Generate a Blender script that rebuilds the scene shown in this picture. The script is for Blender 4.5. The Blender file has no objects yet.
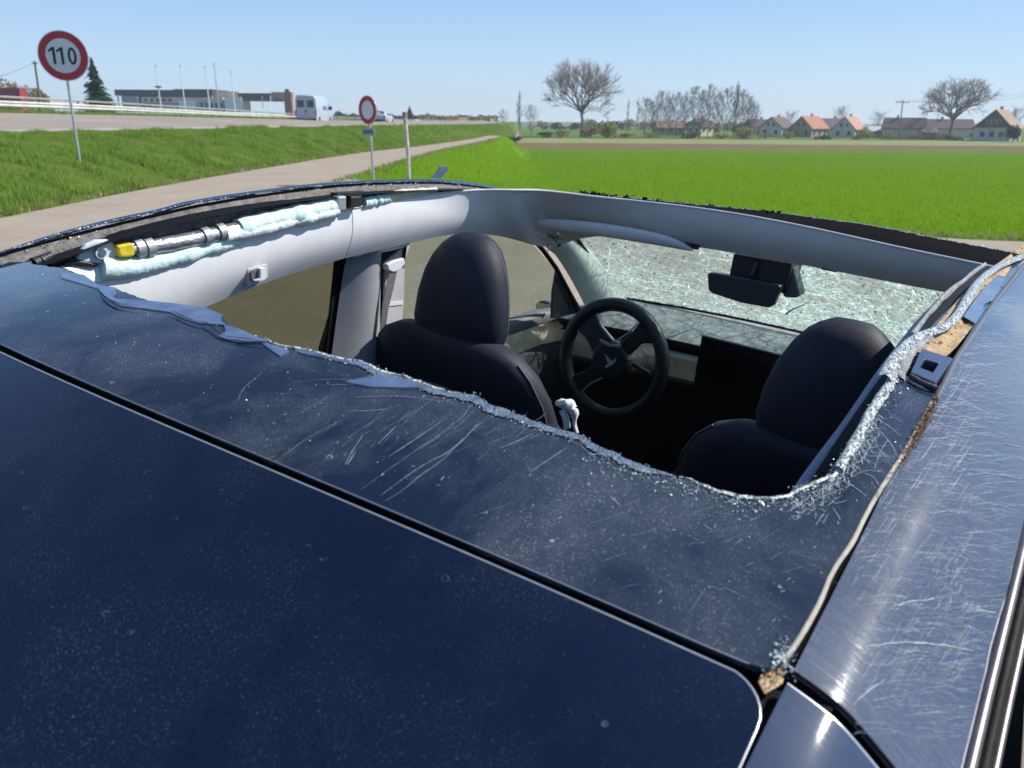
import bpy, math, random
from math import radians as rad, sin, cos, pi, sqrt, hypot, atan2
from mathutils import Vector, Matrix, noise
random.seed(7)
S = bpy.context.scene
COL = S.collection
# ------------------------------------------------------------------ camera
def cambasis(yaw, pitch, roll):
    f = Vector((cos(yaw)*cos(pitch), sin(yaw)*cos(pitch), -sin(pitch)))
    r = Vector((sin(yaw), -cos(yaw), 0)); u = r.cross(f)
    return r*cos(roll)+u*sin(roll), u*cos(roll)-r*sin(roll), f
FPX = 774.3
CW = Vector((0, 0, 1.70))                      # camera, world
RW, UW, FW = cambasis(rad(90), rad(18.86), rad(0.4))
CC = Vector((-.362, -.619, 1.724))             # the same camera in the car's own frame
RC, UC, FC = cambasis(rad(34.255), rad(20.49), rad(4.9575))
cd = bpy.data.cameras.new('camera'); cam = bpy.data.objects.new('camera', cd); COL.objects.link(cam)
cam.matrix_world = Matrix(((RW.x, UW.x, -FW.x, CW.x), (RW.y, UW.y, -FW.y, CW.y), (RW.z, UW.z, -FW.z, CW.z), (0, 0, 0, 1)))
cd.sensor_width = 36; cd.lens = FPX/1024*36; cd.clip_start = .02; cd.clip_end = 6000
cd.dof.use_dof = True; cd.dof.focus_distance = 1.15; cd.dof.aperture_fstop = 11
S.camera = cam
S.render.resolution_x = 1024; S.render.resolution_y = 768
# ------------------------------------------------------------------ sky and sun
SUN_AZ, SUN_EL = 80, 43                        # azimuth clockwise from the viewing direction
w = bpy.data.worlds.new('World'); S.world = w; w.use_nodes = True
nt = w.node_tree; nt.nodes.clear()
sk = nt.nodes.new('ShaderNodeTexSky'); sk.sky_type = 'NISHITA'; sk.sun_disc = False
sk.sun_elevation = rad(SUN_EL); sk.sun_rotation = rad(SUN_AZ); sk.altitude = 150
sk.air_density = 1.0; sk.dust_density = .1; sk.ozone_density = 2.2
bg = nt.nodes.new('ShaderNodeBackground'); bg.inputs['Strength'].default_value = .135
wo = nt.nodes.new('ShaderNodeOutputWorld')
# spring haze: the sky pales evenly towards the horizon, all the way round
tcw = nt.nodes.new('ShaderNodeTexCoord'); sxy = nt.nodes.new('ShaderNodeSeparateXYZ'); nt.links.new(tcw.outputs['Generated'], sxy.inputs[0])
def wramp(stops):
    r = nt.nodes.new('ShaderNodeValToRGB'); el = r.color_ramp.elements
    while len(el) < len(stops): el.new(.5)
    for e, (p, c) in zip(el, stops): e.position = p; e.color = (*c, 1)
    nt.links.new(sxy.outputs[2], r.inputs[0]); return r.outputs[0]
fac = wramp([(0, (.95,)*3), (.14, (.85,)*3), (.6, (0,)*3)])
hc = wramp([(0, (.62, .78, .90)), (.05, (.50, .70, .91)), (.14, (.30, .54, .88)), (.4, (.16, .36, .80))])
sc_ = nt.nodes.new('ShaderNodeVectorMath'); sc_.operation = 'SCALE'; sc_.inputs['Scale'].default_value = 6.1; nt.links.new(hc, sc_.inputs[0])
mxw = nt.nodes.new('ShaderNodeMix'); mxw.data_type = 'RGBA'; nt.links.new(fac, mxw.inputs[0]); nt.links.new(sk.outputs[0], mxw.inputs[6])
nt.links.new(sc_.outputs[0], mxw.inputs[7])
nt.links.new(mxw.outputs[2], bg.inputs[0]); nt.links.new(bg.outputs[0], wo.inputs[0])
ld = bpy.data.lights.new('sun', 'SUN'); ld.energy = 4.8; ld.angle = rad(.53); ld.color = (1, .955, .88)
sun = bpy.data.objects.new('sun', ld); COL.objects.link(sun)
sd = Vector((sin(rad(SUN_AZ))*cos(rad(SUN_EL)), cos(rad(SUN_AZ))*cos(rad(SUN_EL)), sin(rad(SUN_EL))))
sun.rotation_euler = sd.to_track_quat('Z', 'Y').to_euler(); sun.location = sd*50
S.view_settings.view_transform = 'Standard'; S.view_settings.look = 'None'
S.view_settings.exposure = 0.35; S.view_settings.gamma = 1
# ------------------------------------------------------------------ frames
Wb = Matrix((RW, UW, FW)).transposed(); Cb = Matrix((RC, UC, FC)).transposed()
RCAR = Wb @ Cb.transposed(); TCAR = CW - RCAR @ CC
MCAR = Matrix.Translation(TCAR) @ RCAR.to_4x4()
def cray(px, py): return RC*((px-512)/FPX)+UC*((384-py)/FPX)+FC
def atU(px, py, u): d = cray(px, py); return CC+d*((u-CC.x)/d.x)
def atV(px, py, v): d = cray(px, py); return CC+d*((v-CC.y)/d.y)
def atZ(px, py, z): d = cray(px, py); return CC+d*((z-CC.z)/d.z)
def wray(px, py): return RW*((px-512)/FPX)+UW*((384-py)/FPX)+FW
def WZ(px, py, z): d = wray(px, py); return CW+d*((z-CW.z)/d.z)
def WY(px, py, y): d = wray(px, py); return CW+d*((y-CW.y)/d.y)
def interp(tab, x):
    if x <= tab[0][0]: return tab[0][1]
    for a, b in zip(tab, tab[1:]):
        if x <= b[0]: return a[1]+(b[1]-a[1])*(x-a[0])/(b[0]-a[0])
    return tab[-1][1]
def sinterp(tab, x):                           # Catmull-Rom through a table
    n = len(tab)
    if x <= tab[0][0] or x >= tab[-1][0]: return interp(tab, x)
    for i in range(n-1):
        if x <= tab[i+1][0]:
            x0, y0 = tab[max(i-1, 0)]; x1, y1 = tab[i]; x2, y2 = tab[i+1]; x3, y3 = tab[min(i+2, n-1)]
            h = x2-x1; t = (x-x1)/h
            m1 = (y2-y0)/(x2-x0)*h; m2 = (y3-y1)/(x3-x1)*h
            return (2*t**3-3*t*t+1)*y1+(t**3-2*t*t+t)*m1+(-2*t**3+3*t*t)*y2+(t**3-t*t)*m2
def sm(t): t = max(0, min(1, t)); return t*t*(3-2*t)
def poly(pts, n):                              # n points evenly by length along a polyline
    pts = [Vector(p) for p in pts]; L = [0]
    for a, b in zip(pts, pts[1:]): L.append(L[-1]+(b-a).length)
    out = []; j = 0
    for i in range(n):
        s = L[-1]*i/(n-1)
        while j < len(L)-2 and s > L[j+1]: j += 1
        t = (s-L[j])/max(1e-9, L[j+1]-L[j]); out.append(pts[j].lerp(pts[j+1], min(1, t)))
    return out
def smooth(pts, k=2):                          # round a polyline off, ends kept
    pts = [Vector(p) for p in pts]
    for _ in range(k):
        q = [pts[0]]
        for a, b in zip(pts, pts[1:]): q += [a.lerp(b, .25), a.lerp(b, .75)]
        q.append(pts[-1]); pts = q
    return pts
# ------------------------------------------------------------------ materials
def newmat(name):
    m = bpy.data.materials.new(name); m.use_nodes = True
    return m, m.node_tree, m.node_tree.nodes['Principled BSDF']
def L(nt, a, b): nt.links.new(a, b)
def ramp(nt, src, a, b, ca=(0, 0, 0, 1), cb=(1, 1, 1, 1), mode='LINEAR'):
    r = nt.nodes.new('ShaderNodeValToRGB'); r.color_ramp.elements[0].position = a; r.color_ramp.elements[1].position = b
    r.color_ramp.elements[0].color = ca; r.color_ramp.elements[1].color = cb; r.color_ramp.interpolation = mode
    L(nt, src, r.inputs[0]); return r.outputs[0]
def mixc(nt, f, a, b, mode='MIX'):
    m = nt.nodes.new('ShaderNodeMix'); m.data_type = 'RGBA'; m.blend_type = mode
    if isinstance(f, (int, float)): m.inputs[0].default_value = f
    else: L(nt, f, m.inputs[0])
    for s, v in ((m.inputs[6], a), (m.inputs[7], b)):
        if isinstance(v, (tuple, list)): s.default_value = (*v[:3], 1)
        else: L(nt, v, s)
    return m.outputs[2]
def math_(nt, op, a, b=None, c=None):
    m = nt.nodes.new('ShaderNodeMath'); m.operation = op
    for i, v in enumerate((a, b, c)):
        if v is None: continue
        if isinstance(v, (int, float)): m.inputs[i].default_value = v
        else: L(nt, v, m.inputs[i])
    return m.outputs[0]
def coords(nt, scale=(1, 1, 1), rot=(0, 0, 0), loc=(0, 0, 0)):
    t = nt.nodes.new('ShaderNodeTexCoord'); m = nt.nodes.new('ShaderNodeMapping')
    m.inputs['Scale'].default_value = scale; m.inputs['Rotation'].default_value = rot; m.inputs['Location'].default_value = loc
    L(nt, t.outputs['Object'], m.inputs[0]); return m.outputs[0]
def noi(nt, vec, scale, detail=3, rough=.55, dist=0):
    n = nt.nodes.new('ShaderNodeTexNoise'); n.inputs['Scale'].default_value = scale; n.inputs['Detail'].default_value = detail
    n.inputs['Roughness'].default_value = rough; n.inputs['Distortion'].default_value = dist
    L(nt, vec, n.inputs['Vector']); return n.outputs['Fac']
def vor(nt, vec, scale, feature='F1', out='Distance', rnd=1):
    n = nt.nodes.new('ShaderNodeTexVoronoi'); n.feature = feature; n.inputs['Scale'].default_value = scale
    n.inputs['Randomness'].default_value = rnd
    L(nt, vec, n.inputs['Vector']); return n.outputs[out]
def bump(nt, bsdf, h, strength, dist=.01):
    b = nt.nodes.new('ShaderNodeBump'); b.inputs['Strength'].default_value = strength; b.inputs['Distance'].default_value = dist
    L(nt, h, b.inputs['Height']); L(nt, b.outputs[0], bsdf.inputs['Normal'])
def M(name, c, rough=.6, metal=0, var=.15, scale=8, bmp=0, bscale=60, c2=None, coat=0, spec=.5):
    m, nt, b = newmat(name); v = coords(nt)
    n = noi(nt, v, scale, 4)
    c2 = c2 or tuple(max(0, x*(1-2*var)) for x in c)
    L(nt, mixc(nt, ramp(nt, n, .3, .7), c2, c), b.inputs['Base Color'])
    b.inputs['Roughness'].default_value = rough; b.inputs['Metallic'].default_value = metal
    b.inputs['Coat Weight'].default_value = coat; b.inputs['Specular IOR Level'].default_value = spec
    if bmp: bump(nt, b, noi(nt, v, bscale, 4), bmp, .004)
    return m
def dusty_glass(name, base, dust, speck, scratch, tint=(.75, .8, .9)):
    m, nt, b = newmat(name); v = coords(nt)
    fine = ramp(nt, noi(nt, v, 1100, 2, .7), .62, .80)
    fine2 = ramp(nt, noi(nt, v, 420, 3, .8), .66, .80)
    patch = ramp(nt, noi(nt, v, 9, 5, .65, .4), .40, .75)
    big = ramp(nt, noi(nt, coords(nt, loc=(3, 1, 0)), 3.2, 3, .6), .3, .75)
    f = math_(nt, 'ADD', math_(nt, 'MULTIPLY', fine, patch), math_(nt, 'MULTIPLY', fine2, math_(nt, 'ADD', patch, .25)))
    f = math_(nt, 'MULTIPLY', f, speck)
    d = math_(nt, 'ADD', math_(nt, 'MULTIPLY', patch, dust), math_(nt, 'MULTIPLY', big, dust*.25))
    # a few dried drop rings
    vd = nt.nodes.new('ShaderNodeTexVoronoi'); vd.inputs['Scale'].default_value = 62; L(nt, v, vd.inputs['Vector'])
    dist = vd.outputs['Distance']
    wob = math_(nt, 'ADD', dist, math_(nt, 'MULTIPLY', noi(nt, v, 160, 2), .12))
    ring = ramp(nt, math_(nt, 'ABSOLUTE', math_(nt, 'SUBTRACT', wob, .20)), 0.0, .028, (1, 1, 1, 1), (0, 0, 0, 1))
    sep = nt.nodes.new('ShaderNodeSeparateColor'); L(nt, vd.outputs['Color'], sep.inputs[0])
    ringsel = math_(nt, 'MULTIPLY', ring, math_(nt, 'GREATER_THAN', sep.outputs[0], .86))
    brk = ramp(nt, noi(nt, v, 210, 2), .45, .65)
    f = math_(nt, 'ADD', f, math_(nt, 'MULTIPLY', math_(nt, 'MULTIPLY', ringsel, brk), .35*speck))
    # hair scratches
    s1 = ramp(nt, noi(nt, coords(nt, (3, 130, 3), (0, 0, .7)), 3, 2, .6, .3), .735, .77)
    s2 = ramp(nt, noi(nt, coords(nt, (2, 110, 3), (0, 0, 2.3)), 4, 2, .6, .5), .745, .78)
    f = math_(nt, 'ADD', f, math_(nt, 'MULTIPLY', math_(nt, 'ADD', s1, s2), scratch))
    f = math_(nt, 'MINIMUM', math_(nt, 'ADD', f, d), 1)
    L(nt, mixc(nt, f, base, tint), b.inputs['Base Color'])
    L(nt, math_(nt, 'ADD', .07, math_(nt, 'MULTIPLY', f, .5)), b.inputs['Roughness'])
    b.inputs['Specular IOR Level'].default_value = .42; b.inputs['Coat Weight'].default_value = .15; b.inputs['Coat Roughness'].default_value = .05
    return m
mt = {}
mt['liftgate'] = dusty_glass('dusty_dark_glass', (.0016, .0055, .021), .004, .38, .01)
mt['roofglass'] = dusty_glass('scratched_dark_glass', (.006, .013, .030), .060, 1.5, .12)
# scratched navy paint of the side rail
def paint_mat(name, scr):
    m, nt, b = newmat(name); v = coords(nt)
    cl = ramp(nt, noi(nt, v, 6, 4, .6, .6), .35, .7)
    a1 = ramp(nt, noi(nt, coords(nt, (520, 16, 60), (0, 0, .25)), 1.8, 4, .75, .8), .53, .80)
    a2 = ramp(nt, noi(nt, coords(nt, (380, 22, 60), (0, 0, -.30)), 2.1, 4, .75, 1.4), .55, .80)
    a3 = ramp(nt, noi(nt, coords(nt, (30, 420, 120), (0, 0, .55)), 2.0, 4, .75, 1.2), .56, .80)
    a4 = ramp(nt, noi(nt, coords(nt, (60, 60, 60), (0, 0, .9)), 6, 5, .8, 2.0), .52, .75)
    cl2 = ramp(nt, noi(nt, coords(nt, (1, 1, 1), (0, 0, 0), (5, 2, 0)), 11, 4, .6, 1.0), .35, .7)
    s = math_(nt, 'ADD', math_(nt, 'MULTIPLY', math_(nt, 'MULTIPLY', a1, cl), .9), math_(nt, 'MULTIPLY', math_(nt, 'MULTIPLY', a2, cl2), .7))
    s = math_(nt, 'ADD', s, math_(nt, 'MULTIPLY', math_(nt, 'ADD', a3, math_(nt, 'MULTIPLY', a4, .5)), .35))
    s = math_(nt, 'MINIMUM', math_(nt, 'MULTIPLY', s, scr), 1)
    dust = math_(nt, 'MULTIPLY', math_(nt, 'ADD', cl, .5), .055*scr)
    L(nt, mixc(nt, math_(nt, 'MINIMUM', math_(nt, 'ADD', math_(nt, 'MULTIPLY', s, .36), dust), 1), (.012, .032, .080), (.56, .55, .54)), b.inputs['Base Color'])
    b.inputs['Metallic'].default_value = .0; b.inputs['Specular IOR Level'].default_value = .06
    L(nt, math_(nt, 'ADD', .42, math_(nt, 'MULTIPLY', s, .2)), b.inputs['Roughness'])
    b.inputs['Coat Weight'].default_value = 1; b.inputs['Coat IOR'].default_value = 1.5
    L(nt, math_(nt, 'ADD', .04+.035*scr, math_(nt, 'MULTIPLY', s, .25)), b.inputs['Coat Roughness'])
    bump(nt, b, s, .05*scr, .001)
    return m
mt['scrpaint'] = paint_mat('scratched_navy_paint', 1.0)
mt['paint'] = paint_mat('navy_paint', .28)
mt['seal'] = M('black_rubber', (.008, .008, .009), .6, bmp=.2, bscale=200, spec=.15)
mt['deepblack'] = M('matt_black', (.006, .006, .007), .9, spec=.04)
mt['glassblack'] = M('gloss_black', (.006, .007, .009), .08, coat=.6)
mt['edge'] = M('bright_edge', (.72, .72, .72), .25, .7, .1, 90)
mt['chrome'] = M('dark_chrome', (.22, .20, .20), .35, .8, .15, 70)
mt['beige'] = M('aged_beige_trim', (.46, .42, .35), .6, 0, .2, 40, .4, 160)
mt['tan'] = M('tan_foam_adhesive', (.60, .44, .26), .9, 0, .3, 60, .9, 220, (.30, .19, .09))
mt['rust'] = M('brown_crumb', (.38, .22, .10), .9, 0, .4, 120, .9, 260, (.13, .07, .03))
mt['headliner'] = M('grey_headliner', (.73, .73, .74), .9, 0, .04, 30, .05, 400, spec=.2)
mt['headlinertop'] = M('grey_headliner_edge', (.62, .62, .63), .85, 0, .08, 40)
mt['pillar'] = M('pale_pillar_cloth', (.68, .71, .68), .85, 0, .08, 20, .3, 300)
mt['bpillar'] = M('grey_pillar_plastic', (.30, .31, .33), .5, 0, .06, 20, .1, 300)
mt['seat'] = M('black_leather', (.017, .021, .034), .62, 0, .2, 30, .10, 350, spec=.35)
mt['seatpiping'] = M('dark_stitch', (.13, .13, .15), .7)
mt['wheel'] = M('black_wheel_leather', (.014, .017, .022), .35, 0, .2, 60, .2, 300)
mt['silver'] = M('satin_silver', (.50, .52, .55), .3, .8, .1, 60)
mt['screen'] = M('screen_glass', (.004, .004, .006), .12, coat=.5)
mt['dash'] = M('dusty_dash_top', (.40, .41, .41), .8, 0, .3, 25, .6, 140, (.22, .225, .23))
mt['dashdark'] = M('dark_dash', (.018, .019, .022), .65, 0, .2, 30)
mt['wood'] = M('pale_wood_trim', (.85, .72, .52), .5, 0, .25, 16, .2, 120, (.46, .36, .24))
mt['carpet'] = M('black_carpet', (.010, .010, .011), .95, 0, .3, 60, .5, 300)
mt['bag'] = M('pale_aqua_airbag', (.62, .80, .78), .75, 0, .06, 40, .5, 90)
mt['bagw'] = M('white_airbag_cloth', (.78, .84, .82), .75, 0, .06, 40, .5, 90)
mt['cream'] = M('cream_cloth', (.62, .60, .48), .8, 0, .1, 40, .4, 90)
mt['foil'] = M('silver_canister', (.55, .56, .58), .32, .75, .2, 50, .5, 120)
mt['yellow'] = M('yellow_connector', (.75, .60, .03), .4, 0, .15, 80, .3, 200, (.45, .33, .02))
mt['bracket'] = M('white_bracket_plastic', (.60, .66, .70), .4, 0, .1, 60, .2, 150)
mt['blackpl'] = M('black_plastic', (.02, .02, .022), .5, 0, .2, 60, .3, 200)
mt['mirror'] = M('mirror_back', (.035, .042, .045), .35, 0, .1, 40)
mt['strap'] = M('belt_webbing', (.15, .14, .15), .8, 0, .15, 90, .4, 400)
mt['whitepl'] = M('white_plastic', (.72, .72, .72), .4, 0, .05, 40)
mt['tyre'] = M('tyre_rubber', (.02, .02, .021), .8, bmp=.3)
mt['rim'] = M('grey_rim', (.25, .26, .28), .35, .8)
mt['railgrit'] = M('gritty_grey_edge', (.66, .66, .65), .7, 0, .4, 260, 1.0, 420, (.05, .055, .07))
mt['railbrown'] = M('grey_brown_seal', (.24, .215, .20), .8, 0, .3, 90, .8, 220)
mt['innerrail'] = M('navy_roof_flange', (.09, .13, .22), .35, .4, .2, 25, .3, 120)
# laminated torn edge / crushed glass
def crushed(name, lo, hi, scale, trans=0):
    m, nt, b = newmat(name); v = coords(nt)
    c = vor(nt, v, scale, out='Color'); sep = nt.nodes.new('ShaderNodeSeparateColor'); L(nt, c, sep.inputs[0])
    L(nt, mixc(nt, ramp(nt, sep.outputs[0], .15, .95), lo, hi), b.inputs['Base Color'])
    b.inputs['Roughness'].default_value = .22
    bump(nt, b, sep.outputs[1], 1.0, .004)
    return m
mt['crush'] = crushed('crushed_laminate', (.05, .07, .08), (.78, .80, .76), 520)
mt['granule'] = crushed('glass_granule', (.12, .18, .20), (.85, .92, .90), 300)
mt['flake'] = M('blue_film_flake', (.13, .18, .30), .25, .1, .25, 30, .15, 200, (.05, .08, .15), coat=.6)
mt['lip'] = M('ground_glass_lip', (.17, .24, .33), .35, 0, .4, 160, .8, 420, (.04, .07, .11))
mt['scratchline'] = M('white_scratch', (.50, .55, .62), .5, 0, .35, 300)
# cracked windscreen: clear glass between a dense net of crushed, light-scattering cracks
def windscreen_mat():
    m, nt, b = newmat('shattered_windscreen'); v = coords(nt)
    out = nt.nodes['Material Output']
    wv = nt.nodes.new('ShaderNodeVectorMath'); wv.operation = 'ADD'
    nz = nt.nodes.new('ShaderNodeTexNoise'); nz.inputs['Scale'].default_value = 5; nz.inputs['Detail'].default_value = 2; L(nt, v, nz.inputs['Vector'])
    sc = nt.nodes.new('ShaderNodeVectorMath'); sc.operation = 'SCALE'; sc.inputs['Scale'].default_value = .10; L(nt, nz.outputs['Color'], sc.inputs[0])
    L(nt, v, wv.inputs[0]); L(nt, sc.outputs[0], wv.inputs[1]); vv = wv.outputs[0]
    e1 = ramp(nt, vor(nt, vv, 115, 'DISTANCE_TO_EDGE'), .0, .10, (1, 1, 1, 1), (0, 0, 0, 1))
    e2 = ramp(nt, vor(nt, vv, 12, 'DISTANCE_TO_EDGE'), .0, .05, (1, 1, 1, 1), (0, 0, 0, 1))
    col = vor(nt, vv, 115, out='Color'); sep = nt.nodes.new('ShaderNodeSeparateColor'); L(nt, col, sep.inputs[0])
    tc = nt.nodes.new('ShaderNodeTexCoord'); sx = nt.nodes.new('ShaderNodeSeparateXYZ'); L(nt, tc.outputs['Object'], sx.inputs[0])
    side = ramp(nt, math_(nt, 'SUBTRACT', .5, sx.outputs[1]), .15, .60)     # denser towards the passenger side
    low = ramp(nt, math_(nt, 'SUBTRACT', 1.5, sx.outputs[2]), .12, .40)
    dens = math_(nt, 'MAXIMUM', side, low)
    big = ramp(nt, noi(nt, v, 7, 3), .35, .65)
    dens = math_(nt, 'MULTIPLY', dens, math_(nt, 'ADD', .30, math_(nt, 'MULTIPLY', big, .85)))
    cell = math_(nt, 'MULTIPLY', ramp(nt, sep.outputs[0], .2, 1), .55)
    f = math_(nt, 'ADD', math_(nt, 'MULTIPLY', e1, .5), math_(nt, 'ADD', cell, math_(nt, 'MULTIPLY', e2, .8)))
    f = math_(nt, 'MULTIPLY', f, math_(nt, 'ADD', .32, math_(nt, 'MULTIPLY', dens, 1.15)))
    f = math_(nt, 'MINIMUM', math_(nt, 'ADD', f, math_(nt, 'MULTIPLY', dens, .12)), .96)
    tr = nt.nodes.new('ShaderNodeBsdfTransparent'); tr.inputs[0].default_value = (.66, .74, .70, 1)
    df = nt.nodes.new('ShaderNodeBsdfDiffuse'); tl = nt.nodes.new('ShaderNodeBsdfTranslucent')
    cc = mixc(nt, ramp(nt, sep.outputs[1], .55, .95), (.42, .62, .55), (.92, 1, .95))
    L(nt, cc, df.inputs[0]); L(nt, cc, tl.inputs[0])
    m1 = nt.nodes.new('ShaderNodeMixShader'); m1.inputs[0].default_value = .62
    L(nt, df.outputs[0], m1.inputs[1]); L(nt, tl.outputs[0], m1.inputs[2])
    m2 = nt.nodes.new('ShaderNodeMixShader'); L(nt, f, m2.inputs[0]); L(nt, tr.outputs[0], m2.inputs[1]); L(nt, m1.outputs[0], m2.inputs[2])
    gl = nt.nodes.new('ShaderNodeBsdfGlossy'); gl.inputs['Roughness'].default_value = .12
    bp = nt.nodes.new('ShaderNodeBump'); bp.inputs['Strength'].default_value = 1; bp.inputs['Distance'].default_value = .01
    L(nt, sep.outputs[2], bp.inputs['Height']); L(nt, bp.outputs[0], gl.inputs['Normal'])
    m3 = nt.nodes.new('ShaderNodeMixShader'); m3.inputs[0].default_value = .10
    L(nt, m2.outputs[0], m3.inputs[1]); L(nt, gl.outputs[0], m3.inputs[2]); L(nt, m3.outputs[0], out.inputs[0])
    return m
mt['liner'] = M('torn_liner', (.40, .42, .43), .65, 0, .35, 90, .9, 320)
mt['windscreen'] = windscreen_mat()
mt['glint'] = M('bright_glass_chip', (.95, .98, .96), .12, .9, .03, 50)
def pane_mat(name, tint, refl=.10):
    m, nt, b = newmat(name); out = nt.nodes['Material Output']; v = coords(nt)
    tr = nt.nodes.new('ShaderNodeBsdfTransparent')
    L(nt, mixc(nt, ramp(nt, noi(nt, v, 300, 3, .7), .55, .8), tint, tuple(x*.9 for x in tint)), tr.inputs[0])
    gl = nt.nodes.new('ShaderNodeBsdfGlossy'); gl.inputs['Roughness'].default_value = .03
    m1 = nt.nodes.new('ShaderNodeMixShader'); m1.inputs[0].default_value = .05; L(nt, tr.outputs[0], m1.inputs[1]); L(nt, gl.outputs[0], m1.inputs[2])
    df = nt.nodes.new('ShaderNodeBsdfDiffuse'); df.inputs[0].default_value = (.4, .42, .38, 1)
    m2 = nt.nodes.new('ShaderNodeMixShader')
    L(nt, math_(nt, 'MULTIPLY', ramp(nt, noi(nt, v, 500, 2, .7), .4, .8), refl), m2.inputs[0])
    L(nt, m1.outputs[0], m2.inputs[1]); L(nt, df.outputs[0], m2.inputs[2]); L(nt, m2.outputs[0], out.inputs[0])
    return m
mt['pane_front'] = pane_mat('side_window_glass', (.50, .58, .50), .12)
mt['pane_rear'] = pane_mat('privacy_glass', (.23, .25, .175), .05)
# ------------------------------------------------------------------ mesh builder
class MB:
    def __init__(s): s.v = []; s.f = []; s.sm = []
    def face(s, pts, smooth=False):
        n = len(s.v); s.v += [tuple(p) for p in pts]; s.f.append(tuple(range(n, n+len(pts)))); s.sm.append(smooth); return s
    def grid(s, rows, smooth=True, closed=False):
        n = len(s.v); k = len(rows[0])
        for r in rows: s.v += [tuple(p) for p in r]
        for i in range(len(rows)-1):
            for j in range(k if closed else k-1):
                j2 = (j+1) % k
                s.f.append((n+i*k+j, n+i*k+j2, n+(i+1)*k+j2, n+(i+1)*k+j)); s.sm.append(smooth)
        return s
    def box(s, c, d, R=None, bev=0):
        x, y, z = (q/2 for q in d); P = []
        for sx, sy, sz in ((-1,-1,-1),(1,-1,-1),(1,1,-1),(-1,1,-1),(-1,-1,1),(1,-1,1),(1,1,1),(-1,1,1)):
            p = Vector((sx*x, sy*y, sz*z)); P.append(Vector(c)+(R @ p if R else p))
        n = len(s.v); s.v += [tuple(p) for p in P]
        for f in ((0,3,2,1),(4,5,6,7),(0,1,5,4),(1,2,6,5),(2,3,7,6),(3,0,4,7)): s.f.append(tuple(n+i for i in f)); s.sm.append(False)
        return s
    def tube(s, path, r, k=8, cap=True, flat=1.0, up=None, smooth=True):
        path = [Vector(p) for p in path]; n = len(path); rows = []
        rr = r if isinstance(r, (list, tuple)) else [r]*n
        N = None
        for i, p in enumerate(path):
            t = (path[min(i+1, n-1)]-path[max(i-1, 0)]).normalized()
            if N is None:
                N = (up.copy() if up else Vector((0, 0, 1)) if abs(t.z) < .9 else Vector((1, 0, 0)))
            N = (N-t*N.dot(t)).normalized(); B = t.cross(N)
            rows.append([p+(N*cos(2*pi*j/k)*flat+B*sin(2*pi*j/k))*rr[i] for j in range(k)])
        s.grid(rows, smooth, True)
        if cap: s.face(rows[0][::-1]); s.face(rows[-1])
        return s
    def prism(s, outline, h, axis=2):               # outline in the two other axes, h = (lo, hi)
        def P(a, b, c): return {2: (a, b, c), 1: (a, c, b), 0: (c, a, b)}[axis]
        lo = [P(a, b, h[0]) for a, b in outline]; hi = [P(a, b, h[1]) for a, b in outline]
        s.face(lo[::-1]); s.face(hi)
        for i in range(len(lo)):
            j = (i+1) % len(lo); s.face([lo[i], lo[j], hi[j], hi[i]])
        return s
    def slab(s, rows, t, up=None):                           # a surface grid with thickness along its normal
        k = len(rows[0]); m = len(rows); R = [[Vector(p) for p in r] for r in rows]; lo = []
        if up is not None:
            c_ = (R[m//2+1 if m > 2 else 1][k//2]-R[m//2 if m > 2 else 0][k//2]).cross(R[m//2][min(k-1, k//2+1)]-R[m//2][k//2])
            if c_.dot(Vector(up)) < 0: R = R[::-1]
        for i in range(m):
            q = []
            for j in range(k):
                a = R[min(i+1, m-1)][j]-R[max(i-1, 0)][j]; b = R[i][min(j+1, k-1)]-R[i][max(j-1, 0)]
                nn = a.cross(b)
                nn = nn.normalized() if nn.length > 1e-12 else Vector((0, 0, 1))
                q.append(R[i][j]-nn*t)
            lo.append(q)
        s.grid(R); s.grid(lo[::-1])
        s.grid([R[0], lo[0]][::-1], False); s.grid([R[-1], lo[-1]], False)
        s.grid([[r[0] for r in R], [r[0] for r in lo]], False); s.grid([[r[-1] for r in R], [r[-1] for r in lo]][::-1], False)
        return s
    def build(s, name, mat, parent=None, kind=None, label=None, M4=None, bevel=0, sub=0, merge=False):
        me = bpy.data.meshes.new(name); me.from_pydata(s.v, [], s.f); me.materials.append(mat)
        me.polygons.foreach_set('use_smooth', s.sm); me.update()
        o = bpy.data.objects.new(name, me); COL.objects.link(o)
        if parent: o.parent = parent
        if M4: o.matrix_basis = M4
        if kind: o['kind'] = kind
        if label: o['label'] = label
        if merge or bevel or sub:
            import bmesh
            bm = bmesh.new(); bm.from_mesh(me); bmesh.ops.remove_doubles(bm, verts=bm.verts, dist=1e-5)
            bmesh.ops.recalc_face_normals(bm, faces=bm.faces); bm.to_mesh(me); bm.free()
        if bevel:
            b = o.modifiers.new('bevel', 'BEVEL'); b.width = bevel; b.segments = 2; b.limit_method = 'ANGLE'
        if sub:
            b = o.modifiers.new('sub', 'SUBSURF'); b.levels = sub; b.render_levels = sub
        return o
def thing(name, label, cat, loc=(0, 0, 0), rz=0, group=None):
    o = bpy.data.objects.new(name, None); COL.objects.link(o); o.location = loc; o.rotation_euler = (0, 0, rz)
    o.empty_display_size = .2; o['label'] = label; o['category'] = cat
    if group: o['group'] = group
    return o
def tag(o, label, cat, group=None):
    o['label'] = label; o['category'] = cat
    if group: o['group'] = group
    return o
def dup(root, loc, rz, label, group=None):
    r = root.copy(); COL.objects.link(r); r.location = loc; r.rotation_euler = (0, 0, rz); r['label'] = label
    if group: r['group'] = group
    for ch in list(root.children):
        c = ch.copy(); COL.objects.link(c); c.parent = r
        for g in list(ch.children):
            d = g.copy(); COL.objects.link(d); d.parent = c
    return r
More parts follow.
